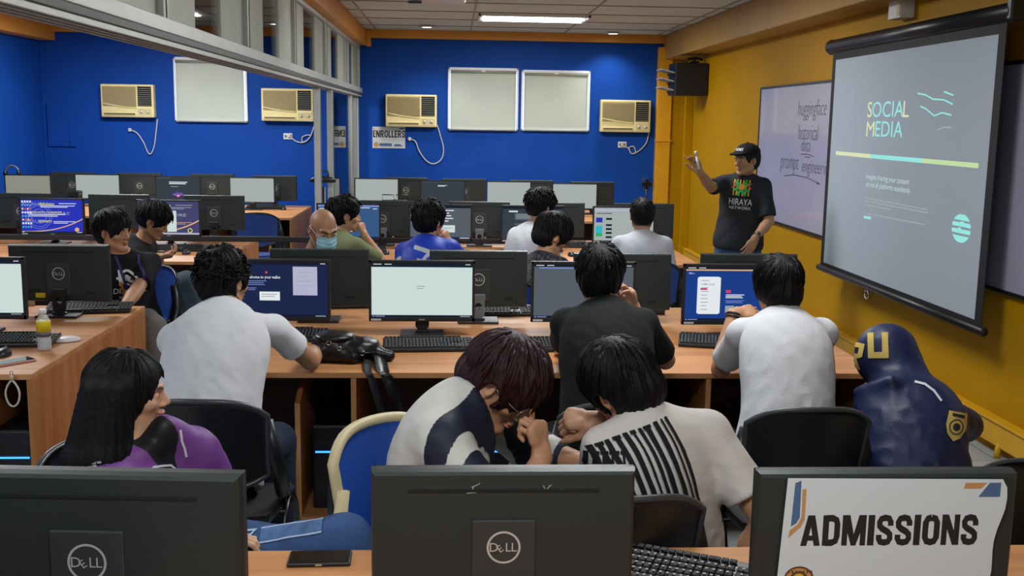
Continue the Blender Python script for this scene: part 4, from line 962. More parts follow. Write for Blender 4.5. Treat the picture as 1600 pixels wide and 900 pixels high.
def chair(x, y, rz, label, kind='black', nb=False):
    if kind not in CH: CH[kind] = chair_meshes(kind)
    t = thing('stool' if nb else 'chair', label, 'stool' if nb else 'chair', (x, y, 0), math.radians(rz), 'chairs at the computer desks')
    for k, me in CH[kind].items():
        if nb and (k.startswith('back') or k.startswith('arm') or k == 'bellows'): continue
        ob(me.name.split('.')[0], me, t)
    return t
# ================================================================== FIGURES : distance fields turned into one smooth skin
def _n(v): v = np.asarray(v, float); return v/max(1e-9, np.linalg.norm(v))
class Field:
    def __init__(s, lo, hi, h, fine=()):
        """rectilinear grid; `fine` = list of (lo,hi,h) boxes where the spacing is smaller"""
        s.ax = []
        for a in range(3):
            xs = [lo[a]]
            while xs[-1] < hi[a]:
                st = h
                for (flo, fhi, fh) in fine:
                    if flo[a]-.012 <= xs[-1] <= fhi[a]+.012: st = min(st, fh)
                xs.append(xs[-1]+st)
            s.ax.append(np.array(xs))
        s.D = np.full([len(a) for a in s.ax], 9., np.float32)
    def _win(s, lo, hi):
        sl = []
        for a in range(3):
            i = max(0, np.searchsorted(s.ax[a], lo[a])-1); j = min(len(s.ax[a]), np.searchsorted(s.ax[a], hi[a])+1)
            if j <= i: return None
            sl.append(slice(i, j))
        return tuple(sl)
    def _pts(s, w): return s.ax[0][w[0]][:, None, None], s.ax[1][w[1]][None, :, None], s.ax[2][w[2]][None, None, :]
    def op(s, lo, hi, fn, k=.0, mode='add'):
        m = .035+k
        w = s._win([a-m for a in lo], [a+m for a in hi])
        if w is None: return
        d = fn(*s._pts(w)).astype(np.float32); D = s.D[w]
        if mode == 'sub': d = -d
        if k > 0:
            hh = np.maximum(k-np.abs(D-d), 0)/k; q = hh*hh*k*.25
        else: q = 0
        s.D[w] = np.minimum(D, d)-q if mode == 'add' else np.maximum(D, d)+q
    def cone(s, a, b, ra, rb, k=.015, mode='add', flat=None):
        """rounded cone; flat=(axis,scale) squashes it along an axis"""
        a = np.array(a, float); b = np.array(b, float); ab = b-a; L2 = max(1e-9, ab@ab); R = max(ra, rb)
        lo = np.minimum(a, b)-R; hi = np.maximum(a, b)+R
        def fn(x, y, z):
            px, py, pz = x-a[0], y-a[1], z-a[2]
            t = np.clip((px*ab[0]+py*ab[1]+pz*ab[2])/L2, 0, 1)
            qx, qy, qz = px-t*ab[0], py-t*ab[1], pz-t*ab[2]
            r = ra+(rb-ra)*t
            if flat is None: return np.sqrt(qx*qx+qy*qy+qz*qz)-r
            u, sc = flat
            c = qx*u[0]+qy*u[1]+qz*u[2]; f = (1/sc-1)
            qx, qy, qz = qx+u[0]*c*f, qy+u[1]*c*f, qz+u[2]*c*f
            return (np.sqrt(qx*qx+qy*qy+qz*qz)-r)*(sc if sc < 1 else 1)
        s.op(lo, hi, fn, k, mode)
    def ell(s, c, ax, r, k=.015, mode='add'):
        """ellipsoid, ax = 3 unit axes (rows)"""
        c = np.array(c, float); ax = np.array(ax, float); r = np.array(r, float); R = r.max()
        e = np.sqrt(((ax.T*r)**2).sum(1))
        def fn(x, y, z):
            px, py, pz = x-c[0], y-c[1], z-c[2]; k0 = 0; k1 = 0
            for i in range(3):
                q = px*ax[i][0]+py*ax[i][1]+pz*ax[i][2]; k0 = k0+(q/r[i])**2; k1 = k1+(q/r[i]**2)**2
            k0 = np.sqrt(k0); k1 = np.sqrt(k1)+1e-9
            return k0*(k0-1)/k1
        s.op(c-e, c+e, fn, k, mode)
    def loft(s, st, k=.02):
        """st: list of (centre, right axis, front axis, half width, half depth); resampled along a smooth curve"""
        A = [np.concatenate([np.asarray(c, float), np.asarray(u, float), np.asarray(v, float), [w, d]]) for c, u, v, w, d in st]; R_ = []
        for i in range(len(A)-1):
            a, b, c, d = A[max(i-1, 0)], A[i], A[i+1], A[min(i+2, len(A)-1)]
            la, lb, lc = [max(1e-6, np.linalg.norm(q[:3]-p[:3])) for p, q in ((a, b), (b, c), (c, d))]
            m0 = (c-a)/(la+lb)*lb if i > 0 else c-b; m1 = (d-b)/(lb+lc)*lb if i+2 < len(A) else c-b
            for t in np.linspace(0, 1, 5)[:-1]: R_.append((2*t**3-3*t*t+1)*b+(t**3-2*t*t+t)*m0+(3*t*t-2*t**3)*c+(t**3-t*t)*m1)
        R_.append(A[-1]); st = [(r[:3], r[3:6], r[6:9], r[9], r[10]) for r in R_]
        for (c0, u0, v0, w0, d0), (c1, u1, v1, w1, d1) in zip(st[:-1], st[1:]):
            c0 = np.array(c0); c1 = np.array(c1); ab = c1-c0; L2 = ab@ab; L = math.sqrt(L2)
            R = max(w0, w1); lo = np.minimum(c0, c1)-R; hi = np.maximum(c0, c1)+R
            def fn(x, y, z):
                px, py, pz = x-c0[0], y-c0[1], z-c0[2]
                tt = (px*ab[0]+py*ab[1]+pz*ab[2])/L2; t = np.clip(tt, 0, 1)
                qx, qy, qz = px-t*ab[0], py-t*ab[1], pz-t*ab[2]
                w = w0+(w1-w0)*t; d = d0+(d1-d0)*t
                ux, uy, uz = [u0[i]+(u1[i]-u0[i])*t for i in range(3)]; vx, vy, vz = [v0[i]+(v1[i]-v0[i])*t for i in range(3)]
                a = qx*ux+qy*uy+qz*uz; b = qx*vx+qy*vy+qz*vz; ex = (tt-t)*L
                e = np.minimum(d, .07)
                k0 = np.sqrt((a/w)**2+(b/d)**2+(ex/e)**2); k1 = np.sqrt((a/w**2)**2+(b/d**2)**2+(ex/e**2)**2)+1e-9
                return k0*(k0-1)/k1
            s.op(lo, hi, fn, 0)
    def cut(s, p, n):
        """remove everything on the +n side of a plane"""
        x, y, z = s.ax[0][:, None, None], s.ax[1][None, :, None], s.ax[2][None, None, :]
        d = (x-p[0])*n[0]+(y-p[1])*n[1]+(z-p[2])*n[2]
        s.D = np.maximum(s.D, d.astype(np.float32))
    def disp(s, fn):
        x, y, z = s.ax[0][:, None, None], s.ax[1][None, :, None], s.ax[2][None, None, :]
        m = np.abs(s.D) < .05
        ii = np.nonzero(m); P = np.stack([s.ax[0][ii[0]], s.ax[1][ii[1]], s.ax[2][ii[2]]], 1)
        s.D[m] += fn(P).astype(np.float32)
    def skin(s):
        D, (xs, ys, zs) = s.D, s.ax
        D[0], D[-1], D[:, 0], D[:, -1], D[:, :, 0], D[:, :, -1] = 9, 9, 9, 9, 9, 9
        S = D < 0; c = np.zeros([n-1 for n in D.shape], np.int8)
        for i in (0, 1):
            for j in (0, 1):
                for k in (0, 1): c += S[i:c.shape[0]+i, j:c.shape[1]+j, k:c.shape[2]+k]
        mixd = (c > 0) & (c < 8); idx = np.full(c.shape, -1, np.int64); ci, cj, ck = np.nonzero(mixd); idx[mixd] = np.arange(len(ci))
        P = np.zeros((len(ci), 3)); W = np.zeros(len(ci))
        cor = [(i, j, k) for i in (0, 1) for j in (0, 1) for k in (0, 1)]
        for a in cor:
            for b in cor:
                if sum(b)-sum(a) != 1 or any(b[q] < a[q] for q in range(3)): continue
                da = D[ci+a[0], cj+a[1], ck+a[2]]; db = D[ci+b[0], cj+b[1], ck+b[2]]
                m = (da < 0) != (db < 0); t = da[m]/(da[m]-db[m])
                pa = np.stack([xs[ci[m]+a[0]], ys[cj[m]+a[1]], zs[ck[m]+a[2]]], 1); pb_ = np.stack([xs[ci[m]+b[0]], ys[cj[m]+b[1]], zs[ck[m]+b[2]]], 1)
                P[m] += pa+(pb_-pa)*t[:, None]; W[m] += 1
        P /= np.maximum(W, 1)[:, None]
        F = []
        m = S[:-1, 1:-1, 1:-1] != S[1:, 1:-1, 1:-1]; i, j, k = np.nonzero(m); j += 1; k += 1
        q = np.stack([idx[i, j-1, k-1], idx[i, j, k-1], idx[i, j, k], idx[i, j-1, k]], 1); f = ~S[i, j, k]; q[f] = q[f][:, ::-1]; F.append(q)
        m = S[1:-1, :-1, 1:-1] != S[1:-1, 1:, 1:-1]; i, j, k = np.nonzero(m); i += 1; k += 1
        q = np.stack([idx[i-1, j, k-1], idx[i-1, j, k], idx[i, j, k], idx[i, j, k-1]], 1); f = ~S[i, j, k]; q[f] = q[f][:, ::-1]; F.append(q)
        m = S[1:-1, 1:-1, :-1] != S[1:-1, 1:-1, 1:]; i, j, k = np.nonzero(m); i += 1; j += 1
        q = np.stack([idx[i-1, j-1, k], idx[i, j-1, k], idx[i, j, k], idx[i-1, j, k]], 1); f = ~S[i, j, k]; q[f] = q[f][:, ::-1]; F.append(q)
        return P, np.concatenate(F)
def np_mesh(name, P, F, mats, mi=None, attrs=None, sharp=False):
    me = bpy.data.meshes.new(name); me.vertices.add(len(P)); me.vertices.foreach_set('co', P.astype(np.float32).ravel())
    me.loops.add(F.size); me.loops.foreach_set('vertex_index', F.astype(np.int32).ravel())
    me.polygons.add(len(F)); me.polygons.foreach_set('loop_start', np.arange(0, F.size, F.shape[1], dtype=np.int32))
    try: me.polygons.foreach_set('loop_total', np.full(len(F), F.shape[1], np.int32))
    except Exception: pass
    me.polygons.foreach_set('use_smooth', np.ones(len(F), bool))
    for m in (mats if isinstance(mats, (list, tuple)) else [mats]): me.materials.append(m)
    if mi is not None: me.polygons.foreach_set('material_index', mi.astype(np.int32))
    for k, v in (attrs or {}).items():
        a = me.attributes.new(k, 'FLOAT', 'POINT'); a.data.foreach_set('value', v.astype(np.float32))
    me.update(calc_edges=True); me.validate(); return me
_rng = np.random.RandomState(5)
_K = _rng.normal(size=(24, 3)); _K /= np.linalg.norm(_K, axis=1)[:, None]; _PH = _rng.uniform(0, 6.28, 24)
def fbm(P, f, n=8, off=0):
    o = 0
    for i in range(n):
        k = _K[(i+off) % 24]*f*(1+.35*i); o = o+np.sin(P@k+_PH[(i+off*3) % 24])/(1+.25*i)
    return o/n*1.6
def skin_mat(name, c, lip='#a8675c'):
    if name in MATS: return MATS[name]
    m = mat(name, c, .5, noise=.05, nscale=14, bump=.05, bscale=160, spec=.35); nt = m.node_tree; b = nt.nodes['Principled BSDF']
    src = b.inputs['Base Color'].links[0].from_socket
    for at_, cc in (('lip', lip), ('brow', '#1a1412')):
        a = nt.nodes.new('ShaderNodeAttribute'); a.attribute_name = at_; mxn = nt.nodes.new('ShaderNodeMix'); mxn.data_type = 'RGBA'
        nt.links.new(a.outputs['Fac'], mxn.inputs[0]); nt.links.new(src, mxn.inputs[6]); mxn.inputs[7].default_value = lin(cc); nt.links.new(mxn.outputs[2], b.inputs['Base Color']); src = mxn.outputs[2]
    return m
eye_w = mat('eye white', '#cfcac4', .25); eye_d = mat('eye dark', '#140d0a', .15)
hair_black = mat('black hair', '#0a0a0c', .58, spec=.2, noise=.25, nscale=60, bump=.15, bscale=140)
hair_brown = mat('red brown hair', '#2a1416', .55, spec=.22, noise=.35, nscale=40, bump=.25, bscale=140)
def two_cloth(name, c1, c2, rough=.6):
    m = mat(name, c1, rough, noise=.05, nscale=6, bump=.10, bscale=110, spec=.3); nt = m.node_tree; b = nt.nodes['Principled BSDF']; src = b.inputs['Base Color'].links[0].from_socket
    a = nt.nodes.new('ShaderNodeAttribute'); a.attribute_name = 'second'; g = nt.nodes.new('ShaderNodeMapRange'); g.inputs[1].default_value = .40; g.inputs[2].default_value = .60
    mxn = nt.nodes.new('ShaderNodeMix'); mxn.data_type = 'RGBA'; nt.links.new(a.outputs['Fac'], g.inputs[0]); nt.links.new(g.outputs[0], mxn.inputs[0]); nt.links.new(src, mxn.inputs[6]); mxn.inputs[7].default_value = lin(c2); nt.links.new(mxn.outputs[2], b.inputs['Base Color']); return m
class HeadFrame:
    def __init__(s, c, fwd, up=(0, 0, 1), roll=0., sc=1.):
        f = _n(fwd); u = np.array(up, float); u = _n(u-f*(u@f)); r = np.cross(f, u)
        if roll: u, r = u*math.cos(roll)+r*math.sin(roll), r*math.cos(roll)-u*math.sin(roll)
        s.c = np.array(c, float); s.f, s.u, s.r, s.sc = f, u, r, sc; s.A = np.stack([r, f, u])
    def w(s, x, y, z): return s.c+(s.r*x+s.f*y+s.u*z)*s.sc
    def l(s, P): return ((P-s.c)@s.A.T)/s.sc
def sym(x): return ((-1, -x), (1, x))
def add_head(F, H, neck, fem=False):
    S = H.sc; E = lambda x, y, z, rx, ry, rz, k=.012, mode='add', ax=None: F.ell(H.w(x, y, z), H.A if ax is None else ax, (rx*S, ry*S, rz*S), k, mode)
    C = lambda a, b, ra, rb, k=.010, mode='add': F.cone(H.w(*a), H.w(*b), ra*S, rb*S, k, mode)
    jw = .040 if fem else .046
    E(0, -.016, .030, .073, .093, .082)
    E(0, .028, -.022, .056, .058, .078, .02)
    for s in (-1, 1):
        C((s*jw, .000, -.062), (s*.012, .070, -.096), .019, .017, .02)
        C((s*.050, -.004, -.03), (s*jw, .0, -.062), .020, .019, .02)
        E(s*.040, .052, -.022, .022, .026, .020, .015)
        C((s*.012, .084, .020), (s*.046, .068, .022), .011, .009, .010)
    E(0, .074, -.096, .018, .014, .015, .012)
    C((0, .084, .012), (0, .104, -.026), .0075, .0105, .010); 
    for s in (-1, 1): E(s*.0115, .092, -.032, .0085, .011, .0075, .006)
    for s in (-1, 1):
        E(s*.031, .094, .001, .017, .018, .010, .008, 'sub'); E(s*.031, .068, -.001, .015, .0155, .0145, .004)
    E(0, .088, -.056, .021, .011, .0058, .005); E(0, .087, -.0675, .018, .011, .0062, .005)
    for s in (-1, 1):
        ax = np.stack([_n(H.r*.9+s*-H.f*.35), _n(H.f+s*.35*H.r), H.u])
        E(s*.079, -.010, -.006, .0085, .018, .030, .004, 'add', ax); E(s*.087, -.006, -.002, .006, .010, .018, .004, 'sub', ax)
    F.cone(H.w(0, -.016, -.055), neck, .052*S, .056*S, .025)
def head_attrs(P, H):
    L = H.l(P); x, y, z = L[:, 0], L[:, 1], L[:, 2]
    lip = np.clip(1.4-((x/.025)**2+((z+.0615)/.011)**2), 0, 1)*(y > .075)
    brow = np.zeros(len(P))
    for s in (-1, 1):
        xx = s*x; t = (xx-.031)/.022; brow = np.maximum(brow, np.clip(1.6-(t**2)*1.2-((z-(.0235-.006*t*t+.002*t))/.0058)**2, 0, 1)*(y > .05))
    return {'lip': lip*.8, 'brow': brow*.85}
def add_hand(F, W, d, n, side, curl=.3, sc=1., spread=.15, thumb=.4, pinch=False):
    """W wrist, d towards the fingers, n back-of-hand normal, side=+1 when the thumb lies on +cross(d,n)"""
    d = _n(d); n = np.array(n, float); n = _n(n-d*(n@d)); t = np.cross(d, n)*side; s = sc; W = np.array(W, float)
    k0 = W+d*.085*s
    F.cone(W+d*.012*s, W+d*.07*s, .027*s, .036*s, .012, 'add', (n, .42))
    F.cone(W+d*.05*s+t*.018*s, k0+t*.028*s, .014*s, .012*s, .010); F.cone(W+d*.05*s-t*.018*s, k0-t*.026*s, .013*s, .011*s, .010)
    ls = (.92, 1.0, .95, .76)
    for i in range(4):
        off = (.030-.0195*i)*s; base = k0+t*off-n*.002*s-d*(.004 if i in (0,) else .012 if i == 3 else 0)*s
        fd = _n(d+t*spread*(1.5-i)*.35); cr = curl[i] if isinstance(curl, (list, tuple)) else curl
        p = base; ang = 0; r = .0092*s*(1 if i < 3 else .88)
        F.cone(p-fd*.02*s, p, r*1.1, r*1.1, .010)
        for j, (ll, bend) in enumerate(((.043, 65), (.027, 95), (.021, 60))):
            ang += math.radians(bend)*cr; dd = fd*math.cos(ang)-n*math.sin(ang); q = p+dd*ll*ls[i]*s
            F.cone(p, q, r, r*.93, .003); p = q; r *= .92
    b = W+d*.028*s+t*.026*s-n*.006*s
    td = _n(d*.75+t*(.75-thumb*.5)-n*(.25+thumb*.55)); q = b+td*.040*s; F.cone(W+d*.02*s+t*.014*s, b, .014*s, .0155*s, .012); F.cone(b, q, .0145*s, .0115*s, .008)
    td2 = _n(td*.8+d*.5-n*thumb*.4-t*thumb*.5); q2 = q+td2*.030*s; F.cone(q, q2, .0112*s, .0100*s, .003); q3 = q2+_n(td2-t*thumb*.2)*.022*s; F.cone(q2, q3, .0098*s, .0080*s, .003)
def ik(S, W, a, b, hint):
    S = np.array(S, float); W = np.array(W, float); v = W-S; L = np.linalg.norm(v)
    if L > (a+b)*.999: k = L/((a+b)*.998); a *= k; b *= k
    x = (a*a-b*b+L*L)/(2*L); h = math.sqrt(max(0, a*a-x*x)); m = S+v/L*x; g = np.array(hint, float)-m; g = g-v/L*(g@v)/L
    return m+_n(g)*h
def npv(v): return np.array(tuple(v), float)
# ------------------------------------------------------------------ hair
def make_hair(H, style, res):
    """skull-hugging volume with combed ridges plus loose locks; returns points, faces"""
    st = dict(th=.016, top=.012, fringe=.045, nape=-.075, side=-.02, ear=False, amp=.004, freq=34, locks=120, lock_len=.075, lift=.012, crown=(0, -.45, .9), part=None, wave=0., front=.060, back=.0, long=0., seed=1, face_w=.056, temple=.055)
    st.update(style); S = H.sc
    ext = .24*S if not st['long'] else .62*S
    F = Field(H.c-ext, H.c+ext*(1 if not st['long'] else .5), res*S)
    E = lambda x, y, z, rx, ry, rz, k=.012, mode='add': F.ell(H.w(x, y, z), H.A, (rx*S, ry*S, rz*S), k, mode)
    th = st['th']; tp = st['top']
    E(0, -.018, .030+tp*.4, .074+th, .094+th, .083+th*.6+tp*.6)
    if st['back']: E(0, -.055, -.03, .066+th*.7, .055+st['back'], .07, .03)
    else: E(0, -.045, -.015, .066+th*.6, .062+th*.5, .075, .03)
    for s in (-1, 1): E(s*.052, .0, -.005, .026+th*.55, .045, .05, .02)
    cr = _n(st['crown'])
    def ridges(P):
        L = H.l(P)-np.array([0, -.018, .03]); n = np.linalg.norm(L, axis=1)[:, None]+1e-9; Dn = L/n
        e1 = _n(np.cross(cr, [0, 1, .2])); e2 = np.cross(cr, e1); ph = np.arctan2(Dn@e2, Dn@e1); ct = np.arccos(np.clip(Dn@cr, -1, 1))
        r = 0
        for i, m in enumerate((.35, .62, 1., 1.5)):
            mm = round(st['freq']*m); r = r+np.sin(mm*ph+_PH[i+st['seed']]+(1.5+i)*ct*(1+st['wave']*2)+.8*np.sin(3*ph+i))*(1., .9, .8, .5)[i]
        r = r*np.clip(ct/.5, .15, 1)
        return -(r*st['amp']*.45+fbm(L, 26, 6, st['seed'])*st['amp']*(.5+st['wave']*2))*S
    F.disp(ridges)
    # clear the face, the ears and the nape
    fr, fw = st['fringe'], st['face_w']
    if not st.get('noface'):
        F.ell(H.w(0, .098, fr-.115), H.A, ((fw+.002)*S, .075*S, .115*S), .006, 'sub')
        F.ell(H.w(0, .14, fr-.09), H.A, (.11*S, .075*S, .10*S), .006, 'sub')
    if not st['ear']:
        for s in (-1, 1):
            F.ell(H.w(s*.085, .004, -.018), H.A, (.034*S, .030*S, .038*S), .006, 'sub')
    F.cut(H.w(0, 0, st['nape']), -H.u+H.f*.35*0)
    for s in (-1, 1):
        F.ell(H.w(s*.07, .065, st['side']-.055), H.A, (.05*S, .06*S, .055*S), .006, 'sub')
    if st.get('clear'): F.ell(H.w(0, .125, -.030), H.A, (.105*S, .092*S, .100*S), .006, 'sub')
    if st['long']:
        Ln = st['long']; dn = npv(st.get('hang', (0, 0, -1))); bk = -H.f
        for (a_, b_, w_) in st.get('drape', ()):
            F.cone(H.w(*a_), (H.w(*a_)+H.w(*b_))/2, w_*S, w_*S*1.05, .025); F.cone((H.w(*a_)+H.w(*b_))/2, H.w(*b_), w_*S*1.05, w_*S*.6, .025)
        top = H.w(0, -.055, .0)
        for i, (ox, oy, w) in enumerate(((-.062, -.02, .034), (-.045, -.06, .042), (0, -.075, .048), (.045, -.06, .042), (.062, -.02, .034), (.064, -.02, .022), (-.064, -.02, .022))):
            a = H.w(ox, oy, .0); b = a+dn*Ln*(1 if i < 5 else .8)*S+bk*.055*S+H.r*ox*.25; mdl = (a+b)/2+bk*.008
            F.cone(a, mdl, w*S*.92, w*S*1.02, .02); F.cone(mdl, b, w*S*1.02, w*S*.6, .02)
        def rd(P):
            L = H.l(P); m = (L[:, 2] < .02); ang = np.arctan2(L[:, 0], -L[:, 1]-.01)
            return -m.astype(float)*(np.sin(ang*38+2*np.sin(L[:, 2]*14))*.5+np.sin(ang*71+1+L[:, 2]*20)*.35)*.0035*S
        F.disp(rd)
    P, Q = F.skin()
    # loose locks
    rr = random.Random(st['seed']); MBk_ = MB()
    e1 = _n(np.cross(cr, [0, 1, .2])); e2 = np.cross(cr, e1)
    rx, ry, rz = .074+th, .094+th, .083+th*.6+tp*.6
    for q in range(st['locks']):
        ph = rr.uniform(0, 2*PI); c0 = rr.uniform(.25, 1.75); ln = st['lock_len']*rr.uniform(.6, 1.25)/.1; lift = st['lift']*rr.uniform(-.2, 1.2); dph = rr.uniform(-.25, .25)+st['wave']*rr.uniform(-.6, .6)
        pts = []; ok = True; N = 6
        for i in range(N):
            t = i/(N-1); ct = c0+ln*t; p_ = ph+dph*t*t
            dv = cr*math.cos(ct)+(e1*math.cos(p_)+e2*math.sin(p_))*math.sin(ct)
            k = 1/math.sqrt((dv[0]/rx)**2+(dv[1]/ry)**2+(dv[2]/rz)**2)
            L = np.array([0, -.018, .03+tp*.4])+dv*(k*(.985)+lift*(t**1.5)+st['wave']*.01*math.sin(t*7+q))
            if L[2] < .0: L[0] *= .97
            if L[2] < st['nape']-.012: ok = ok and i > 2; L[2] = max(L[2], st['nape']-.02)
            if L[1] > .04 and L[2] < fr-.022 and abs(L[0]) < .06: ok = False
            if not st['ear'] and L[2] < .012 and L[1] > -.03 and abs(L[0]) > .05: ok = False
            if L[2] < -.02 and L[1] > .0 and not st['long']: ok = False
            pts.append(H.w(*L))
        if ok:
            w = rr.uniform(.003, .0062)*S
            MBk_.tube(pts, [w*.6, w, w, w*.85, w*.55, w*.12], 0, 5, None, False, 1.7, tuple(np.array(pts[2])-H.c))
    for extra in st.get('strands', ()):  # explicit strands in head coordinates
        pts = [H.w(*e) for e in extra[0]]; w = extra[1]*S
        MBk_.tube(pts, [w*.7]+[w]*(len(pts)-2)+[w*.15], 0, 5, None, False, 1.6, tuple(np.array(pts[1])-H.c))
    return P, Q, MBk_
def hair_object(H, style, res, m, parent):
    P, Q, L = make_hair(H, style, res); me = np_mesh('hair', P, Q, m)
    if L.v:
        bm = bmesh.new(); bm.from_mesh(me); l2 = L.mesh('locks', m); bm.from_mesh(l2); bm.to_mesh(me); bm.free(); bpy.data.meshes.remove(l2)
    return ob('hair', me, parent)
# ------------------------------------------------------------------ the whole person
def person(label, group=None, **a):
    """a: hip, neck, head (points); hf head forward; sr shoulder-right axis; hr hip-right axis; hands: dict R/L -> dict(w,e,d,n,curl); sc"""
    sc = a.get('sc', 1.); res = a.get('res', .008); fres = a.get('fres', .0042)
    hip, neck = npv(a['hip']), npv(a['neck']); head = npv(a['head'])
    sr = _n(a['sr']); hr = _n(a.get('hr', a['sr'])); slouch = a.get('slouch', .03)
    H = HeadFrame(head, a['hf'], a.get('hu', (0, 0, 1)), a.get('roll', 0), sc*a.get('hsc', 1.))
    root = thing('person', label, 'person', (hip[0], hip[1], 0), 0, group)
    org = np.array([hip[0], hip[1], 0.])
    ax = neck-hip; d = _n(ax); Ls = np.linalg.norm(ax)
    def frame(t):
        r = _n(hr*(1-t)+sr*t); r = _n(r-d*(r@d)); f = np.cross(d, r); return r, f
    wd = a.get('build', 1.)
    prof = [(-.16, .150, .105), (0, .172, .120), (.22, .160, .112), (.45, .155, .108), (.70, .170, .115), (.86, .160, .098), (.96, .100, .072), (1.02, .060, .058)]
    st = []
    for (t, w, dp) in prof:
        r, f = frame(min(1, max(0, t))); c = hip+ax*t-f*slouch*math.sin(PI*min(1, max(0, t)))*1.0
        st.append((c, r, f, w*sc*wd, dp*sc*wd))
    rS, fS = frame(1.); shc = hip+ax*.90
    SHP = {}
    for k, s in (('L', -1), ('R', 1)):
        SHP[k] = npv(a['sh'+k]) if 'sh'+k in a else shc+rS*s*.160*sc*wd+d*.0*sc
    ua, fa = .285*sc, .245*sc; arms = {}
    for k in 'LR':
        hd = a.get('hands', {}).get(k)
        if hd is None:
            s = 1 if k == 'R' else -1
            hd = dict(w=SHP[k]+fS*.30*sc-d*.30*sc-rS*s*.02, e=SHP[k]-d*.4+rS*s*.15-fS*.05, d=fS, n=(0, 0, 1), curl=.45)
        W = npv(hd['w']); e = ik(SHP[k], W, ua, fa, npv(hd.get('e', SHP[k]-np.array([0, 0, .5])))); arms[k] = (SHP[k], e, W, hd)
    up = np.array([0, 0, 1.])
    rH, fH = frame(0.); legs = {}
    for k, s in (('L', -1), ('R', 1)):
        hj = hip+rH*s*.09*sc
        if a.get('standing'):
            kn = hj+np.array([0, 0, -.42*sc])+fH*.02+rH*s*.02; an = np.array([kn[0]+rH[0]*s*.01, kn[1]+rH[1]*s*.01, .08])
        else:
            lg = a.get('legs', {}).get(k, {})
            fl_ = _n(np.array([fH[0], fH[1], 0])); kn = npv(lg['knee']) if 'knee' in lg else hj+fl_*.42*sc+rH*s*.05+np.array([0, 0, -.02])
            an = npv(lg['ankle']) if 'ankle' in lg else np.array([kn[0]+fl_[0]*a.get('shin', .04), kn[1]+fl_[1]*a.get('shin', .04), .085])
        tf = _n(np.array([fH[0], fH[1], 0])) if 'toe' not in a else _n(a['toe'])
        legs[k] = (hj, kn, an, tf)
    # ---- body
    pts = [hip, neck, head+up*.15, head-up*.15]+[p for k in 'LR' for p in arms[k][:3]]+[p for k in 'LR' for p in legs[k][:3]]+[legs[k][2]+legs[k][3]*.2 for k in 'LR']
    lo = np.min(pts, 0)-.20; hi = np.max(pts, 0)+.20; lo[2] = max(lo[2], -.03)
    fine = [(head-.125*sc, head+.135*sc, fres)]
    for k in 'LR':
        if not arms[k][3].get('coarse'):
            hc = arms[k][2]+_n(arms[k][3]['d'])*.09; fine.append((hc-.105, hc+.105, fres*1.1))
    B = Field(lo, hi, res*1.5, fine)
    B.loft(st, .03)
    for k, s in (('L', -1), ('R', 1)):
        S_, e, W, hd = arms[k]
        B.cone(hip+ax*.93+rS*s*.05*sc, S_, .046*sc, .047*sc, .04); B.cone(S_, e, .046*sc, .039*sc, .02); B.cone(e, e+(W-e)*.35, .040*sc, .041*sc, .01); B.cone(e+(W-e)*.35, W, .041*sc, .027*sc, .01)
        B.cone(W, W+_n(hd['d'])*.02, .026*sc, .026*sc, .01)
        add_hand(B, W, hd['d'], hd['n'], hd.get('side', -s if False else (1 if k == 'R' else -1)*hd.get('flip', 1)), hd.get('curl', .35), sc*a.get('handsc', 1.), hd.get('spread', .15), hd.get('thumb', .4))
        hj, kn, an, tf = legs[k]
        B.cone(hj, kn, .082*sc, .057*sc, .03); B.cone(kn, kn+(an-kn)*.35, .056*sc, .056*sc, .015); B.cone(kn+(an-kn)*.35, an, .056*sc, .036*sc, .015)
        B.cone(an-tf*.03, np.array([an[0], an[1], .035])+tf*.14, .036*sc, .026*sc, .02)
    add_head(B, H, neck+d*.01, a.get('fem', False))
    P, Q = B.skin()
    sk = a.get('skin') or skin_mat('skin', '#b07f62')
    ob('body', np_mesh('body', P-org, Q, sk, None, head_attrs(P, H)), root)
    # ---- eyes
    if a.get('eyes', True):
        ce = a.get('lid', .0042)
        for s in (-1, 1):
            e_ = MB(); BM = Matrix((H.r, H.f, H.u)).transposed().to_4x4()
            M = Matrix.Translation(tuple(H.w(s*.031, .0755, -.001)-org)) @ BM
            e_.lathe([(.0001, -.0105), (.0045, -.0095), (.0085, -.006), (.0108, 0), (.0085, .006), (.0045, .0095), (.0001, .0105)], 0, 14, M @ Matrix.Diagonal((1.05*sc, .75*sc, ce/.0105*sc, 1)).to_4x4())
            e_.lathe([(.0001, 0), (.0046, .0), (.0046, .0008), (.0001, .001)], 1, 14, Matrix.Translation(tuple(H.w(s*.031+a.get('gaze', 0.), .0832, -.0005)-org)) @ BM @ Matrix.Rotation(-PI/2, 4, 'X') @ Matrix.Diagonal((sc, sc*.8, sc, 1)).to_4x4())
            e_.build('eye', [eye_w, eye_d], root)
    # ---- hair
    if a.get('hair') is not None:
        ho = hair_object(H, a['hair'], a.get('hres', .0045), a.get('hair_m', hair_black), root); ho.location = tuple(-org)
    # ---- clothes
    out = dict(root=root, org=org, H=H, frame=frame, arms=arms, st=st, hip=hip, ax=ax, d=d, rS=rS, fS=fS, legs=legs, up=up, neck=neck, sc=sc)
    top = a.get('top')
    if top:
        inf = top.get('inf', .016); ease = top.get('ease', 1.0)
        lo2 = np.min([s_[0] for s_ in st]+[p for k in 'LR' for p in arms[k][:3]], 0)-.24; hi2 = np.max([s_[0] for s_ in st]+[p for k in 'LR' for p in arms[k][:3]]+[head], 0)+.2
        T = Field(lo2, hi2, top.get('res', res))
        hem = top.get('hem', -.12)
        stt = [(c, r, f, w+inf+(.02*ease*(1-min(1, max(0, (tt-.0)/.9)))), dp+inf+(.02*ease*(1-min(1, max(0, tt/.9))))) for (c, r, f, w, dp), (tt, _, _) in zip(st, prof)][:7]
        T.loft(stt, .03)
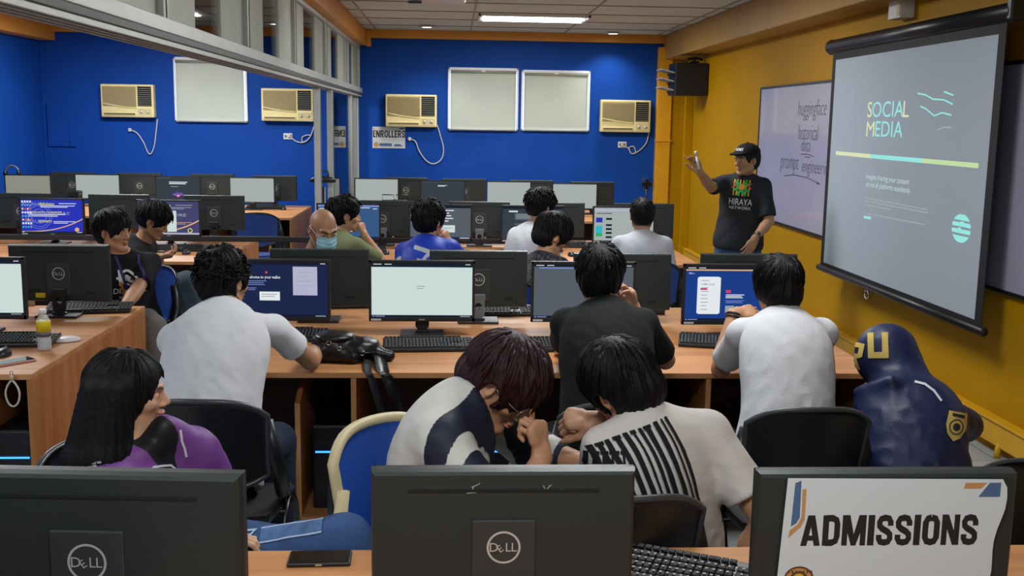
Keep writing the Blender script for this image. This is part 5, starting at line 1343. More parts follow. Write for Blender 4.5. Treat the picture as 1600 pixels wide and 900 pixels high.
        sl = top.get('sleeve', 'short'); si = top.get('sinf', .020)
        for k, s in (('L', -1), ('R', 1)):
            S_, e, W, hd = arms[k]
            T.cone(hip+ax*.93+rS*s*.05*sc, S_, .050*sc+inf*.6, .047*sc+inf*.8, .04)
            if sl == 'short':
                t = top.get('slen', .72); q = S_+(e-S_)*t; T.cone(S_, S_+(e-S_)*(t+.12), .047*sc+inf*.8, .043*sc+si, .03)
            else:
                t = top.get('slen', .97); T.cone(S_, e, .048*sc+inf*.9, .042*sc+si, .03); T.cone(e, e+(W-e)*t, .044*sc+si, .032*sc+si*.8, .015)
        T.cone(neck-d*.06*sc, neck-d*.004, .080*sc, .068*sc, .03)
        # collar
        cn = neck-d*.012*sc; 
        if top.get('collar', True):
            nd = _n(H.w(0, -.016, -.055)-neck); cr_ = top.get('collar_r', .062)*sc
            e1 = _n(np.cross(nd, rS)); e2 = np.cross(nd, e1); cc = neck-nd*.002+nd*top.get('collar_h', 0.)
            for q in range(14):
                t0, t1 = 2*PI*q/14, 2*PI*(q+1)/14
                T.cone(cc+(e1*math.cos(t0)+e2*math.sin(t0))*cr_-nd*.018*(1-abs(math.cos(t0/2-PI/2*0)))*0, cc+(e1*math.cos(t1)+e2*math.sin(t1))*cr_, .0085, .0085, .022)
        for fn_ in top.get('extra', ()): fn_(T, out)
        D = np.clip(T.D, -.06, .06)
        for _ in range(5):
            for a_ in range(3): D[(slice(None),)*a_+(slice(1, -1),)] = (D[(slice(None),)*a_+(slice(0, -2),)]+2*D[(slice(None),)*a_+(slice(1, -1),)]+D[(slice(None),)*a_+(slice(2, None),)])*.25
        T.D = D
        wr = top.get('wr', .0045)*1.15; sd = top.get('seed', 0)
        def wrk(Pp):
            L = Pp-hip; q = np.stack([L@rS*.9, L@fS*.9, L@d*1.0], 1)
            q2 = np.stack([q[:, 0]+q[:, 2]*.55, q[:, 1], q[:, 2]*.55-q[:, 0]*.35], 1); n1 = fbm(q2*np.array([1.2, 1, .7])+sd, 30, 7, sd % 7); n2 = fbm(np.stack([q[:, 0]-q[:, 2]*.7, q[:, 1], q[:, 2]*.8+q[:, 0]*.5], 1)*np.array([.7, 1., 1.3])+3+sd, 48, 6, (sd+3) % 7)
            low = np.clip(1.15-(L@d)/Ls*.7, .35, 1.15)
            return (n1*.9+np.abs(n2)*.8-.4)*wr*low
        T.disp(wrk)
        T.cut(hip+ax*hem, -d)
        for k in 'LR':
            S_, e, W, hd = arms[k]
            if sl == 'short':
                t = top.get('slen', .72); q = S_+(e-S_)*t; ua_ = _n(e-S_)
                x, y, z = T.ax[0][:, None, None], T.ax[1][None, :, None], T.ax[2][None, None, :]
                dd = (x-q[0])*ua_[0]+(y-q[1])*ua_[1]+(z-q[2])*ua_[2]
                px_ = (x-q[0])**2+(y-q[1])**2+(z-q[2])**2
                near = np.sqrt(px_) < .16
                # only trim the sleeve itself, never the trunk
                ts = np.clip(((x-hip[0])*ax[0]+(y-hip[1])*ax[1]+(z-hip[2])*ax[2])/(Ls*Ls), 0, 1)
                cx_, cy_, cz_ = x-hip[0]-ax[0]*ts, y-hip[1]-ax[1]*ts, z-hip[2]-ax[2]*ts
                lat = np.abs(cx_*rS[0]+cy_*rS[1]+cz_*rS[2]) > 0
                seg = np.clip(((x-S_[0])*ua_[0]+(y-S_[1])*ua_[1]+(z-S_[2])*ua_[2]), 0, .5)
                dist = np.sqrt((x-S_[0]-ua_[0]*seg)**2+(y-S_[1]-ua_[1]*seg)**2+(z-S_[2]-ua_[2]*seg)**2)
                m = near & (dist < .088*sc) & (dd > 0)
                keep = np.zeros_like(T.D, bool)
                T2 = Field.__new__(Field); T2.ax = T.ax; T2.D = np.full_like(T.D, 9.); T2.loft(stt, .03)
                T.D = np.where(m, np.maximum(T.D, np.minimum(dd.astype(np.float32), T2.D)), T.D)
        Pt, Qt = T.skin()
        mi = None; atr = None
        if 'paint' in top:
            L = Pt-hip; tt = (L@d)/Ls; atr = {'second': np.clip(top['paint'](Pt, L@rS, L@fS, tt, out)/.003, -1, 1)*.5+.5}
        out['shirt'] = ob(top.get('name', 'shirt'), np_mesh('shirt', Pt-org, Qt, top['m'], mi, atr), root)
        out['Pt'], out['Qt'] = Pt, Qt
    if a.get('pants'):
        pn = a['pants']; allp = [p for k in 'LR' for p in legs[k][:3]]+[hip]; lo3 = np.min(allp, 0)-.2; hi3 = np.max(allp, 0)+.2
        T = Field(lo3, hi3, pn.get('res', res*1.2)); i_ = pn.get('inf', .014)
        T.loft([(c, r, f, w+.010, dp+.010) for (c, r, f, w, dp) in st[:2]]+[(st[1][0]+d*.06, st[1][1], st[1][2], st[1][3]+.006, st[1][4]+.006)], .02)
        for k in 'LR':
            hj, kn, an, tf = legs[k]
            T.cone(hj, kn, .085*sc+i_*.7, .060*sc+i_, .03); T.cone(kn, kn+(an-kn)*.92, .060*sc+i_, .048*sc+i_, .02)
        def w2(Pp): return (fbm(Pp, 30, 7, 2)+np.abs(fbm(Pp*np.array([1, 1, 1.6]), 55, 7, 5))*.8)*.004
        T.disp(w2)
        for k in 'LR':
            hj, kn, an, tf = legs[k]; v = _n(an-kn); q = kn+(an-kn)*.90
            x, y, z = T.ax[0][:, None, None], T.ax[1][None, :, None], T.ax[2][None, None, :]
            dd = (x-q[0])*v[0]+(y-q[1])*v[1]+(z-q[2])*v[2]; nr = ((x-q[0])**2+(y-q[1])**2+(z-q[2])**2) < .13**2
            T.D = np.where(nr, np.maximum(T.D, dd.astype(np.float32)), T.D)
        Pp, Qp = T.skin(); out['pants'] = ob('trousers', np_mesh('trousers', Pp-org, Qp, pn['m']), root)
        sm = mat('dark shoe', '#22211f', .6) if 'shoe' not in a else a['shoe']
        for k in 'LR':
            hj, kn, an, tf = legs[k]; g = np.array([an[0], an[1], 0.])
            fz = an[2]-.085
            T = Field(g-[.2, .2, .02-fz], g+np.array([.2, .2, .16+fz]), .006 if res < .009 else .009)
            sd_ = np.cross(tf, up); b0 = g+up*fz
            T.cone(b0-tf*.045+up*.036, b0+tf*.15+up*.032, .045, .040, .02, 'add'); T.cone(b0-tf*.03+up*.05, an+up*.0, .045, .048, .03)
            T.cut(b0+up*.004, -up)
            Ps, Qs = T.skin(); so = ob('shoe', np_mesh('shoe', Ps-org, Qs, sm), root)
    return out
# ------------------------------------------------------------------ things printed or laid on clothes
def bvh_of(o):
    me = o.data; n = len(me.vertices); co = np.empty(n*3, np.float32); me.vertices.foreach_get('co', co); q = np.empty(len(me.loops), np.int32); me.loops.foreach_get('vertex_index', q)
    return BVHTree.FromPolygons([tuple(v) for v in co.reshape(-1, 3)], [tuple(f) for f in q.reshape(-1, 4).tolist()])
def subdiv2(v, f, mx):
    bm = bmesh.new(); bv = [bm.verts.new((x, y, 0)) for x, y in v]
    for q in f:
        try: bm.faces.new([bv[i] for i in q])
        except Exception: pass
    bmesh.ops.triangulate(bm, faces=bm.faces[:])
    for _ in range(6):
        es = [e for e in bm.edges if e.calc_length() > mx]
        if not es: break
        bmesh.ops.subdivide_edges(bm, edges=es, cuts=1); bmesh.ops.triangulate(bm, faces=bm.faces[:])
    bm.verts.index_update(); r = [v.co.copy() for v in bm.verts], [[v.index for v in q.verts] for q in bm.faces]; bm.free(); return r
def decal(name, P, target, o, u, v, arts, mats, parent=None, off=.0022, mx=.02, back=.25):
    """arts: list of ((verts,faces), material index, (x,y)); laid along the surface of `target` by casting along -cross(u,v)"""
    org = P['org']; o = npv(o)-org; u = _n(u); v = np.array(v, float); v = _n(v-u*(u@v)); n = np.cross(u, v); T = bvh_of(target); mb = MB(); lay = 0
    for (vf, mi, xy) in arts:
        lay += 1; vs, fs = subdiv2(vf[0], vf[1], mx); R = []; okv = []
        for p in vs:
            q = o+u*(p.x+xy[0])+v*(p.y+xy[1]); h = T.ray_cast(Vector(q+n*back), Vector(-n), back*2)
            if h[0] is None: R.append(Vector(q)); okv.append(False)
            else: R.append(h[0]+h[1]*(off+.0004*lay)*(1 if h[1].dot(Vector(n)) > 0 else -1)); okv.append(h[1].dot(Vector(n)) > .05 or True)
        fs = [f for f in fs if all(okv[i] for i in f)]
        used = sorted(set(i for f in fs for i in f)); mp = {i: k for k, i in enumerate(used)}
        mb.add([R[i] for i in used], [[mp[i] for i in f] for f in fs], mi, True)
    if not mb.v: return None
    return mb.build(name, mats, parent or target)
def glasses(P, m, lensm=None):
    H = P['H']; org = P['org']; b = MB()
    for s in (-1, 1):
        b.tube([H.w(s*.033+math.cos(a)*.023, .097-abs(math.cos(a))*.004, -.004+math.sin(a)*.018)-org for a in [2*PI*k/20 for k in range(20)]], .0016*P['sc'], 0, 6, None, True)
        b.tube([H.w(s*.056, .095, .002)-org, H.w(s*.074, .07, .004)-org, H.w(s*.080, .0, .006)-org, H.w(s*.080, -.018, -.004)-org], .0017, 0, 6)
    b.tube([H.w(-.010, .1, .0)-org, H.w(0, .105, .003)-org, H.w(.010, .1, .0)-org], .0016, 0, 6)
    return b.build('glasses', m, P['root'])

t_, lm_, bx_, by_ = BAG
FB = Field((-.24, -.16, -.01), (.26, .16, .19), .005)
FB.cone((-.115, .0, .052), (.06, -.01, .045), .062, .052, .02, 'add', ((0, 1, 0), 1.45)); FB.cone((.06, -.01, .042), (.175, -.03, .024), .050, .024, .02); FB.ell((-.075, .01, .092), np.eye(3), (.095, .085, .034), .02)
FB.ell((.055, .0, .075), np.eye(3), (.07, .07, .028), .02); FB.cone((-.16, -.03, .03), (.02, -.075, .028), .03, .03, .02)
FB.disp(lambda P: (fbm(P*np.array([.8, 1, 1.3]), 38, 7, 2)*.6+np.abs(fbm(P*np.array([1.2, .7, 1]), 40, 7, 9))-.3)*.0045); FB.cut((0, 0, .002), (0, 0, -1))
Pb, Qb = FB.skin(); ob('bag_body', np_mesh('bag_body', Pb, Qb, lm_), t_)
FB = Field((-.20, -.14, .05), (.06, .14, .18), .005)
FB.ell((-.07, -.005, .108), np.eye(3), (.088, .088, .024), 0); FB.disp(lambda P: fbm(P, 40, 7, 4)*.004); Pb, Qb = FB.skin(); ob('flap', np_mesh('flap', Pb, Qb, lm_), t_)
# ================================================================== THE PEOPLE
def fab(name, c, **k): return mat(name, c, k.get('rough', .85), noise=k.get('noise', .05), nscale=k.get('ns', 6), bump=k.get('bump', .10), bscale=k.get('bs', 110), sheen=k.get('sheen', 0.), spec=k.get('spec', .25))
sk_a = skin_mat('skin warm', '#b28566'); sk_b = skin_mat('skin tan', '#a57b5c'); sk_c = skin_mat('skin light', '#c49a7c'); sk_d = skin_mat('skin brown', '#9c6f52')
white_tee = fab('white cotton', '#c9ccd0'); white_tee2 = fab('off white cotton', '#c6c3be'); grey_tee = fab('pale grey cotton', '#b9bdc4'); black_tee = fab('black cotton', '#111316'); polo_black = fab('black polo knit', '#141918', bs=120)
navy_s = fab('navy satin', '#161f42', rough=.5, spec=.3); denim = fab('blue denim', '#35507c', noise=.15, ns=25, bs=180); denim_dk = fab('dark denim', '#20283a', noise=.1, bs=150); teal_dk = fab('teal denim', '#3c4d55', noise=.12); trouser_k = fab('black trousers', '#17181c'); trouser_g = fab('grey trousers', '#6d6b66'); khaki = fab('khaki collar cloth', '#8d8468')
purple = fab('purple nylon', '#6f3f86', rough=.5, spec=.45); purple_dk = fab('dark purple nylon', '#4a2c57', rough=.55); olive = fab('olive cotton', '#6a7350'); silver = mat('silver wire', '#b9b7ae', .3, metal=.9); tshoe = mat('tan shoe', '#8d7c63', .6)
def A3(x, y, Y): return npv(at(x, y, Y))
NEAR = dict(res=.0075, fres=.004); FAR = dict(res=.010, fres=.0055)
PPL = {}
# --- curly haired man, white tee, back turned
PPL['curly'] = person('person with curly black hair in a plain white t-shirt, back turned, arm on the desk', hip=at(322, 735, 3.72), neck=at(350, 490, 4.02), head=at(351, 440, 4.10), hf=(.55, .83, -.08), sr=(1, -.12, 0), shR=at(428, 515, 4.16), shL=at(272, 532, 3.98), slouch=.05, build=1.08,
    hands=dict(R=dict(e=at(500, 584, 4.34), w=at(492, 546, 4.60), d=(.35, 1, -.05), n=(0, 0, 1), curl=.35), L=dict(e=at(255, 600, 4.2), w=at(330, 545, 4.62), d=(.5, 1, 0), n=(0, 0, 1), curl=.3)),
    skin=sk_b, hair=dict(wave=1., amp=.006, freq=22, locks=200, lock_len=.03, lift=.010, th=.020, top=.012, nape=-.085, fringe=.06, seed=2), top=dict(m=white_tee, sleeve='short', slen=.56, inf=.013, ease=.9, hem=-.10, wr=.005, res=.0075), pants=dict(m=denim_dk), shoe=tshoe, **NEAR)
# --- black polo
PPL['polo'] = person('person in a black polo shirt with striped cuffs, back turned, cheek resting on hand', hip=at(945, 735, 3.72), neck=at(946, 486, 4.0), head=at(938, 434, 4.08), hf=(.22, .96, -.12), sr=(1, .02, 0), slouch=.05, build=.98, shL=at(884, 506, 4.02), shR=at(1004, 506, 4.0),
    hands=dict(R=dict(e=at(1036, 556, 4.42), w=at(992, 486, 4.30), d=(-.25, -.05, 1), n=(1, .2, .2), curl=.55), L=dict(e=at(862, 578, 4.2), w=at(885, 548, 4.62), d=(.2, 1, 0), n=(0, 0, 1), curl=.3)),
    skin=sk_a, hair=dict(th=.020, top=.014, locks=170, lock_len=.06, nape=-.088, lift=.010, freq=30, seed=3), top=dict(m=[polo_black, fab('white cuff stripe', '#b9b4a8'), fab('red cuff stripe', '#8d3a35')], sleeve='short', slen=.80, inf=.014, ease=.9, collar_r=.064, collar_h=.012, wr=.0045, res=.0075, seed=4), pants=dict(m=trouser_k), **NEAR)
# --- long straight hair, white tee
PPL['longhair'] = person('person with neck length straight black hair in a loose white t-shirt, back turned', hip=at(1226, 740, 3.68), neck=at(1224, 500, 3.98), head=at(1213, 448, 4.06), hf=(-.12, 1, -.12), sr=(1, .0, 0), slouch=.05, build=.96, shL=at(1160, 522, 4.05), shR=at(1284, 522, 4.0),
    hands=dict(L=dict(e=at(1118, 566, 4.42), w=at(1146, 492, 4.36), d=(1, .15, .12), n=(0, -.6, .8), curl=.4), R=dict(e=at(1318, 590, 4.2), w=at(1262, 552, 4.62), d=(-.3, 1, 0), n=(0, 0, 1), curl=.3)),
    skin=sk_a, hair=dict(th=.017, top=.010, ear=True, nape=-.155, side=-.07, locks=220, lock_len=.13, lift=.006, amp=.004, freq=40, seed=4, back=.030), top=dict(m=white_tee, sleeve='short', slen=.72, inf=.015, ease=1., collar_h=.012, wr=.005, res=.0075, seed=2), pants=dict(m=trouser_k), **NEAR)
# --- hooded jacket
def lapel(T, o):
    T.cone(at(258, 668, 2.86), at(306, 706, 2.93), .040, .060, .05); T.cone(at(306, 706, 2.93), at(330, 742, 2.96), .060, .062, .04)
def hood(T, o):
    for a_, b_, r_ in (((1336, 612, 3.68), (1392, 596, 3.58), .020), ((1392, 596, 3.58), (1446, 604, 3.66), .022), ((1344, 630, 3.66), (1400, 618, 3.56), .020), ((1400, 618, 3.56), (1462, 622, 3.66), .018)): T.cone(at(*a_), at(*b_), r_, r_, .022)
    H = o['H']; S = H.sc
    T.ell(H.w(-.008, -.022, .034), H.A, (.116*S, .130*S, .124*S), .03); T.ell(H.w(0, -.06, -.06), H.A, (.09*S, .085*S, .10*S), .05)
    T.cone(H.w(0, -.03, -.06), o['neck'], .085*S, .10*S, .05)
    T.ell(H.w(0, .115, -.02), H.A, (.062*S, .07*S, .085*S), .02, 'sub')
PPL['hood'] = person('person in a navy hooded jacket with gold letters on the hood, slumped over the desk', hip=at(1432, 810, 3.38), neck=at(1412, 618, 3.74), head=at(1388, 572, 3.86), hf=(-.10, .80, -.60), hu=(-.1, .5, .9), sr=(1, -.18, .02), slouch=.085, build=.98, shR=at(1466, 640, 3.72), shL=at(1362, 640, 3.76),
    hands=dict(R=dict(e=at(1512, 668, 3.86), w=at(1436, 610, 4.10), d=(-.8, .6, 0), n=(0, 0, 1), curl=.4), L=dict(e=at(1335, 690, 3.95), w=at(1365, 610, 4.25), d=(.6, .6, 0), n=(0, 0, 1), curl=.4)),
    skin=sk_a, hair=dict(locks=60, seed=5), top=dict(name='hooded_jacket', m=[navy_s], sleeve='long', inf=.018, sinf=.022, ease=1., collar=False, extra=[hood], wr=.0085, res=.0075, seed=1), pants=dict(m=trouser_k), **NEAR)
# --- striped track jacket, looking down, chin on fist
def pj(c, lr, lf, t, o):
    a = lf+lr*.28-.01
    g = np.maximum(np.minimum(a-.030, .098-a), a-.142)
    return g
PPL['striped'] = person('person with red-brown hair in a white and navy track jacket, chin on fist, looking down', hip=(-.02, 2.84, .56), neck=at(722, 634, 2.80), head=at(786, 603, 2.84), hf=(.66, -.34, -.67), hu=(.5, -.1, .85), sr=(-.30, -.95, .0), slouch=.045, build=.98,
    hands=dict(R=dict(e=(.23, 2.50, .72), w=at(847, 716, 2.70), d=(-.18, .12, 1), n=(.75, -.55, .1), curl=.95, thumb=.8), L=dict(e=(.25, 3.12, .80), w=(.42, 2.95, .80), d=(1, -.3, 0), n=(0, 0, 1))), legs=dict(R=dict(knee=(.30, 2.68, .55), ankle=(.34, 2.64, .085)), L=dict(knee=(.30, 2.95, .55), ankle=(.34, 2.97, .085))), toe=(1, -.2, 0),
    skin=sk_a, hair_m=hair_brown, hair=dict(th=.030, top=.022, locks=260, lock_len=.12, lift=.012, fringe=.028, nape=-.095, side=-.035, amp=.005, freq=30, seed=6, back=.028, face_w=.052), top=dict(name='track_jacket', m=two_cloth('white and navy nylon', '#c3c4be', '#1b2135'), sleeve='long', slen=.42, inf=.022, sinf=.026, ease=1.1, collar_r=.070, collar_h=.012, wr=.007, res=.0075, paint=pj, seed=3), pants=dict(m=trouser_k), **NEAR)
glasses(PPL['striped'], silver)
# --- barcode shirt
PPL['stripes'] = person('person in a white t-shirt with black barcode-like bars across the back, leaning, hand raised', hip=(.60, 2.86, .56), neck=at(1003, 662, 2.82), head=at(968, 605, 2.87), hf=(-.52, .70, -.48), hu=(-.05, -.2, 1), roll=-.10, sr=(.93, .36, .03), slouch=.05, build=.98, shR=at(1106, 676, 2.82), shL=at(944, 700, 2.78),
    hands=dict(L=dict(e=(.42, 3.06, .76), w=at(936, 657, 2.94), d=(-1, .1, .05), n=(.1, -.55, .8), curl=.85, thumb=.6, spread=.1), R=dict(e=at(1190, 778, 2.72), w=(.80, 2.78, .50), d=(-.1, .3, -1), n=(1, 0, 0))), legs=dict(R=dict(knee=(.74, 3.24, .54), ankle=(.78, 3.24, .085)), L=dict(knee=(.50, 3.20, .54), ankle=(.50, 3.26, .085))),
    skin=sk_a, hair=dict(th=.026, top=.018, locks=320, lock_len=.13, lift=.006, fringe=.02, nape=-.105, side=-.04, amp=.0045, freq=42, seed=7, back=.030, ear=False), top=dict(m=white_tee2, sleeve='short', slen=.72, inf=.016, ease=1.1, collar_r=.068, collar_h=.02, wr=.006, res=.0075, seed=5), pants=dict(m=trouser_k), **NEAR)
# --- woman in purple
def ppl(c, lr, lf, t, o): return np.minimum(.034*np.clip((t-.50)/.45, 0, 1.3)-np.abs(lr+.012), lf-.03)
PPL['woman'] = person('woman with long black hair in a purple jacket and ripped jeans, in profile', hip=(-.78, 2.86, .56), neck=at(208, 712, 2.84), head=at(203, 615, 2.87), hf=(.96, .20, -.04), sr=(-.40, -.92, 0), shL=at(300, 736, 2.97), slouch=.03, build=.90, fem=True, sc=.94,
    hands=dict(L=dict(e=(-.80, 3.02, .72), w=(-.66, 2.88, .66), d=(.8, -.6, -.2), n=(0, 0, 1)), R=dict(e=(-.86, 2.64, .70), w=(-.64, 2.70, .69), d=(1, .2, 0), n=(0, 0, 1))), legs=dict(R=dict(knee=(-.29, 2.76, .655), ankle=(-.06, 2.80, .34)), L=dict(knee=(-.36, 2.98, .52), ankle=(-.32, 2.98, .085))), toe=(1, .1, 0),
    skin=sk_c, hair=dict(th=.018, top=.012, ear=True, fringe=.062, front=.06, nape=-.12, side=-.10, locks=260, lock_len=.16, lift=.006, amp=.003, freq=44, long=.46, drape=(((.075, -.03, .03), (.130, -.085, -.36), .048), ((.068, -.02, .03), (.105, -.035, -.33), .038), ((.05, -.08, .02), (.085, -.165, -.38), .052)), seed=8, face_w=.060, crown=(.1, .1, 1), hang=(-.05, 0, -1)), top=dict(name='jacket', m=two_cloth('purple nylon with dark opening', '#6f3f86', '#16181d', .5), sleeve='long', inf=.022, sinf=.024, ease=1.2, collar_r=.076, collar_h=.005, wr=.008, res=.0075, paint=ppl, seed=6, extra=[lapel]), pants=dict(m=denim, inf=.018), shoe=tshoe, **NEAR)
# --- DISRUPT tee
PPL['disrupt'] = person('person in a black DISRUPT t-shirt with a lanyard, turned towards the screen', hip=at(200, 505, 6.42), neck=at(193, 404, 6.38), head=at(178, 362, 6.36), hf=(.90, -.40, -.04), sr=(-.86, -.50, 0), build=1.0,
    hands=dict(L=dict(e=at(230, 478, 6.25), w=at(192, 482, 5.92), d=(-.9, -.4, 0), n=(0, 0, 1)), R=dict(e=at(150, 470, 6.1), w=at(170, 476, 5.92), d=(.5, -.9, 0), n=(0, 0, 1))),
    skin=sk_a, hair=dict(th=.022, top=.016, fringe=.036, locks=200, lock_len=.10, nape=-.075, side=-.02, seed=9, lift=.01, face_w=.05), top=dict(m=black_tee, sleeve='short', slen=.8, inf=.014, res=.009, seed=1), pants=dict(m=trouser_g), legs=dict(L=dict(knee=at(240, 512, 6.05), ankle=(-1.62, 5.9, .085)), R=dict(knee=(-1.95, 6.02, .56), ankle=(-1.95, 5.98, .085))), toe=(.2, -1, 0), **FAR)
# --- phone user
PPL['phone'] = person('person in a black t-shirt bent over a phone held in both hands', hip=at(206, 460, 7.42), neck=at(222, 384, 7.40), head=at(241, 345, 7.38), hf=(.88, -.05, -.47), sr=(.02, -1, 0), slouch=.06,
    hands=dict(R=dict(e=at(222, 425, 7.15), w=at(246, 402, 7.2), d=(1, .2, .15), n=(.1, -.3, -.9), curl=.45, flip=1), L=dict(e=at(235, 420, 7.55), w=at(250, 398, 7.42), d=(1, -.2, .15), n=(.1, .3, -.9), curl=.45)), legs=dict(R=dict(knee=at(292, 441, 7.15), ankle=(-1.62, 7.1, .30)), L=dict(knee=at(280, 452, 7.5), ankle=(-1.72, 7.5, .085))), toe=(1, 0, 0),
    skin=sk_b, hair=dict(th=.024, top=.020, fringe=.042, locks=220, lock_len=.10, nape=-.06, seed=10, lift=.018, face_w=.048), top=dict(m=black_tee, sleeve='short', inf=.02, slen=.85, res=.009, seed=2), pants=dict(m=teal_dk), **FAR)
# --- masked man
PPL['mask'] = person('bald person in a light blue face mask looking down behind a monitor', hip=at(492, 500, 6.72), neck=at(488, 404, 6.64), head=at(505, 358, 6.58), hf=(.48, -.80, -.36), sr=(-1, -.15, 0), slouch=.04, hsc=1.06,
    skin=sk_b, lid=.0016, hair=None, top=dict(m=khaki, sleeve='short', inf=.018, collar_r=.068, collar_h=.012, res=.009, seed=3), pants=dict(m=trouser_k), **FAR)
# --- green tee
PPL['green'] = person('person in an olive green t-shirt resting the chin on a raised hand, in profile', hip=at(518, 470, 7.45), neck=at(532, 372, 7.52), head=at(540, 336, 7.55), hf=(.95, .22, -.08), sr=(.80, -.60, 0), slouch=.05,
    hands=dict(R=dict(e=at(578, 398, 7.50), w=at(570, 369, 7.56), d=(-.35, .05, 1), n=(.8, -.4, .2), curl=.8)), skin=sk_a, hair=dict(th=.024, top=.018, locks=200, lock_len=.06, lift=.022, fringe=.045, seed=11, wave=.4), top=dict(m=olive, sleeve='short', res=.009, seed=4), pants=dict(m=trouser_k), **FAR)
# --- jersey
def pjer(c, lr, lf, t, o):
    g = np.minimum(.022-np.abs(t-.86+.9*(lr-.02))*.6, lr+.03)
    g = np.maximum(g, .012-np.abs(np.hypot(lr-.10, (t-.66)*.5)-.055)); g = np.maximum(g, np.minimum(-lr-.125, .03-np.abs(t-.72)*.5)); g = np.maximum(g, np.minimum(.012-np.abs(t-.68+.9*(lr-.02))*.6, lr))
    return g
PPL['jersey'] = person('person in a royal blue and white jersey, head propped on hand', hip=at(668, 480, 6.82), neck=at(668, 382, 6.94), head=at(672, 346, 6.98), hf=(.66, .74, -.10), sr=(.93, -.36, 0), slouch=.05,
    hands=dict(R=dict(e=at(720, 402, 7.0), w=at(703, 382, 7.06), d=(-.45, -.05, .9), n=(.7, -.5, .4), curl=.75)), skin=sk_a, hair=dict(th=.026, top=.022, locks=200, lock_len=.04, lift=.014, wave=.6, amp=.005, seed=12), top=dict(m=two_cloth('royal blue and white jersey', '#1d3bb0', '#b4bac4', .5), sleeve='short', paint=pjer, res=.009, inf=.022, seed=5), pants=dict(m=trouser_k), **FAR)
# --- white tee at the gallery row
PPL['whitemid'] = person('person in a white t-shirt with messy black hair, half hidden behind the glasses student', hip=at(822, 455, 7.62), neck=at(834, 360, 7.72), head=at(846, 324, 7.78), hf=(.80, .55, -.20), sr=(.72, -.70, 0), slouch=.05,
    skin=sk_b, hair=dict(th=.026, top=.020, locks=220, lock_len=.05, lift=.022, wave=.3, fringe=.045, seed=13), top=dict(m=white_tee, sleeve='short', res=.009, seed=6, inf=.02), pants=dict(m=trouser_k), **FAR)
# --- glasses, checked shirt
chk = bpy.data.materials.new('checked cloth'); chk.use_nodes = True; nt = chk.node_tree; cb_ = nt.nodes.new('ShaderNodeTexChecker'); cb_.inputs['Scale'].default_value = 55; cb_.inputs['Color1'].default_value = lin('#14151a'); cb_.inputs['Color2'].default_value = lin('#4a4d55')
tcn = nt.nodes.new('ShaderNodeTexCoord'); nt.links.new(tcn.outputs['Object'], cb_.inputs['Vector']); nt.links.new(cb_.outputs['Color'], nt.nodes['Principled BSDF'].inputs['Base Color'])
PPL['glasses'] = person('person with thick black hair and glasses in a dark checked shirt, looking down', hip=at(846, 510, 6.45), neck=at(850, 407, 6.52), head=at(865, 369, 6.56), hf=(.84, .18, -.40), sr=(.55, -.84, 0), slouch=.05, hsc=1.03,
    skin=sk_a, hair=dict(th=.028, top=.022, locks=240, lock_len=.10, lift=.012, fringe=.035, seed=14, nape=-.09, side=-.03, back=.02), top=dict(m=chk, sleeve='short', res=.009, seed=7), pants=dict(m=trouser_k), **FAR)
glasses(PPL['glasses'], blackp)
# --- short hair, pale tee
PPL['short'] = person('person with cropped black hair in a pale grey t-shirt facing the white gallery screen', hip=at(1004, 478, 7.28), neck=at(1003, 372, 7.40), head=at(1003, 337, 7.45), hf=(.03, 1, -.08), sr=(1, .0, 0), slouch=.05, build=1.0,
    skin=sk_a, hair=dict(th=.012, top=.012, locks=60, lock_len=.03, lift=.002, amp=.0015, freq=60, nape=-.065, seed=15), top=dict(m=grey_tee, sleeve='short', slen=.85, inf=.016, ease=1., res=.009, seed=2), pants=dict(m=trouser_k), **FAR)
# --- presenter
PR = person('presenter standing in a black cap and dark graphic t-shirt, raised hand holding a marker', hip=(2.225, 8.02, .905), neck=at(1163, 278, 8.0), head=at(1166, 250, 7.96), hf=(-.84, -.52, -.06), sr=(-.92, .38, 0), standing=True, sc=.985, slouch=.01, build=.94,
    hands=dict(R=dict(e=at(1101, 311, 7.72), w=at(1094, 270, 7.66), d=(-.42, -.05, .9), n=(.55, .55, .45), curl=[.15, .35, .3, .2], spread=.5, thumb=.25), L=dict(e=at(1210, 344, 7.90), w=at(1180, 372, 7.70), d=(-.55, -.25, -.8), n=(.2, -.95, .1), curl=.2)),
    skin=sk_b, hair=dict(th=.014, top=.004, locks=0, nape=-.085, side=-.01, seed=16, fringe=.06, clear=True), top=dict(m=fab('faded black cotton', '#22272b', noise=.2, ns=9), sleeve='short', slen=.86, inf=.015, ease=1.1, hem=-.10, wr=.006, res=.008, seed=3), pants=dict(m=denim), res=.008, fres=.0045)
PPL['presenter'] = PR
# cap
H = PR['H']; org = PR['org']
F_ = Field(H.c-.2, H.c+.2, .004); S = H.sc
F_.ell(H.w(0, -.014, .046), H.A, (.094*S, .112*S, .086*S), 0); F_.cut(H.w(0, .0, .050), -_n(H.u+H.f*.10))
F_.cone(H.w(-.045, .088, .056), H.w(.045, .088, .056), .010, .010, .004); F_.cone(H.w(-.035, .135, .053), H.w(.035, .135, .053), .008, .008, .004)
for q in range(7):
    x_ = (-.06+.02*q)*S; F_.cone(H.w(x_/S, .07, .057), H.w(x_/S*.75, .165-abs(x_/S)*.55, .051), .0065, .0060, .008)
Pc, Qc = F_.skin(); capo = ob('cap', np_mesh('cap', Pc-org, Qc, fab('black cap cloth', '#0e0f12')), PR['root'])
MB().lathe([(.008, 0), (.006, .005), (.001, .006)], 0, 12, Matrix.Translation(tuple(H.w(0, -.014, .132)-org))).build('cap_button', fab('black cap cloth', '#0e0f12'), capo)
decal('cap_lettering', PR, capo, H.w(0, .12, .085), -H.r, H.u, [(text2d('HRMS', .030, .002), 0, (0, -.01))], [fab('white thread', '#cfcfcf')], capo)
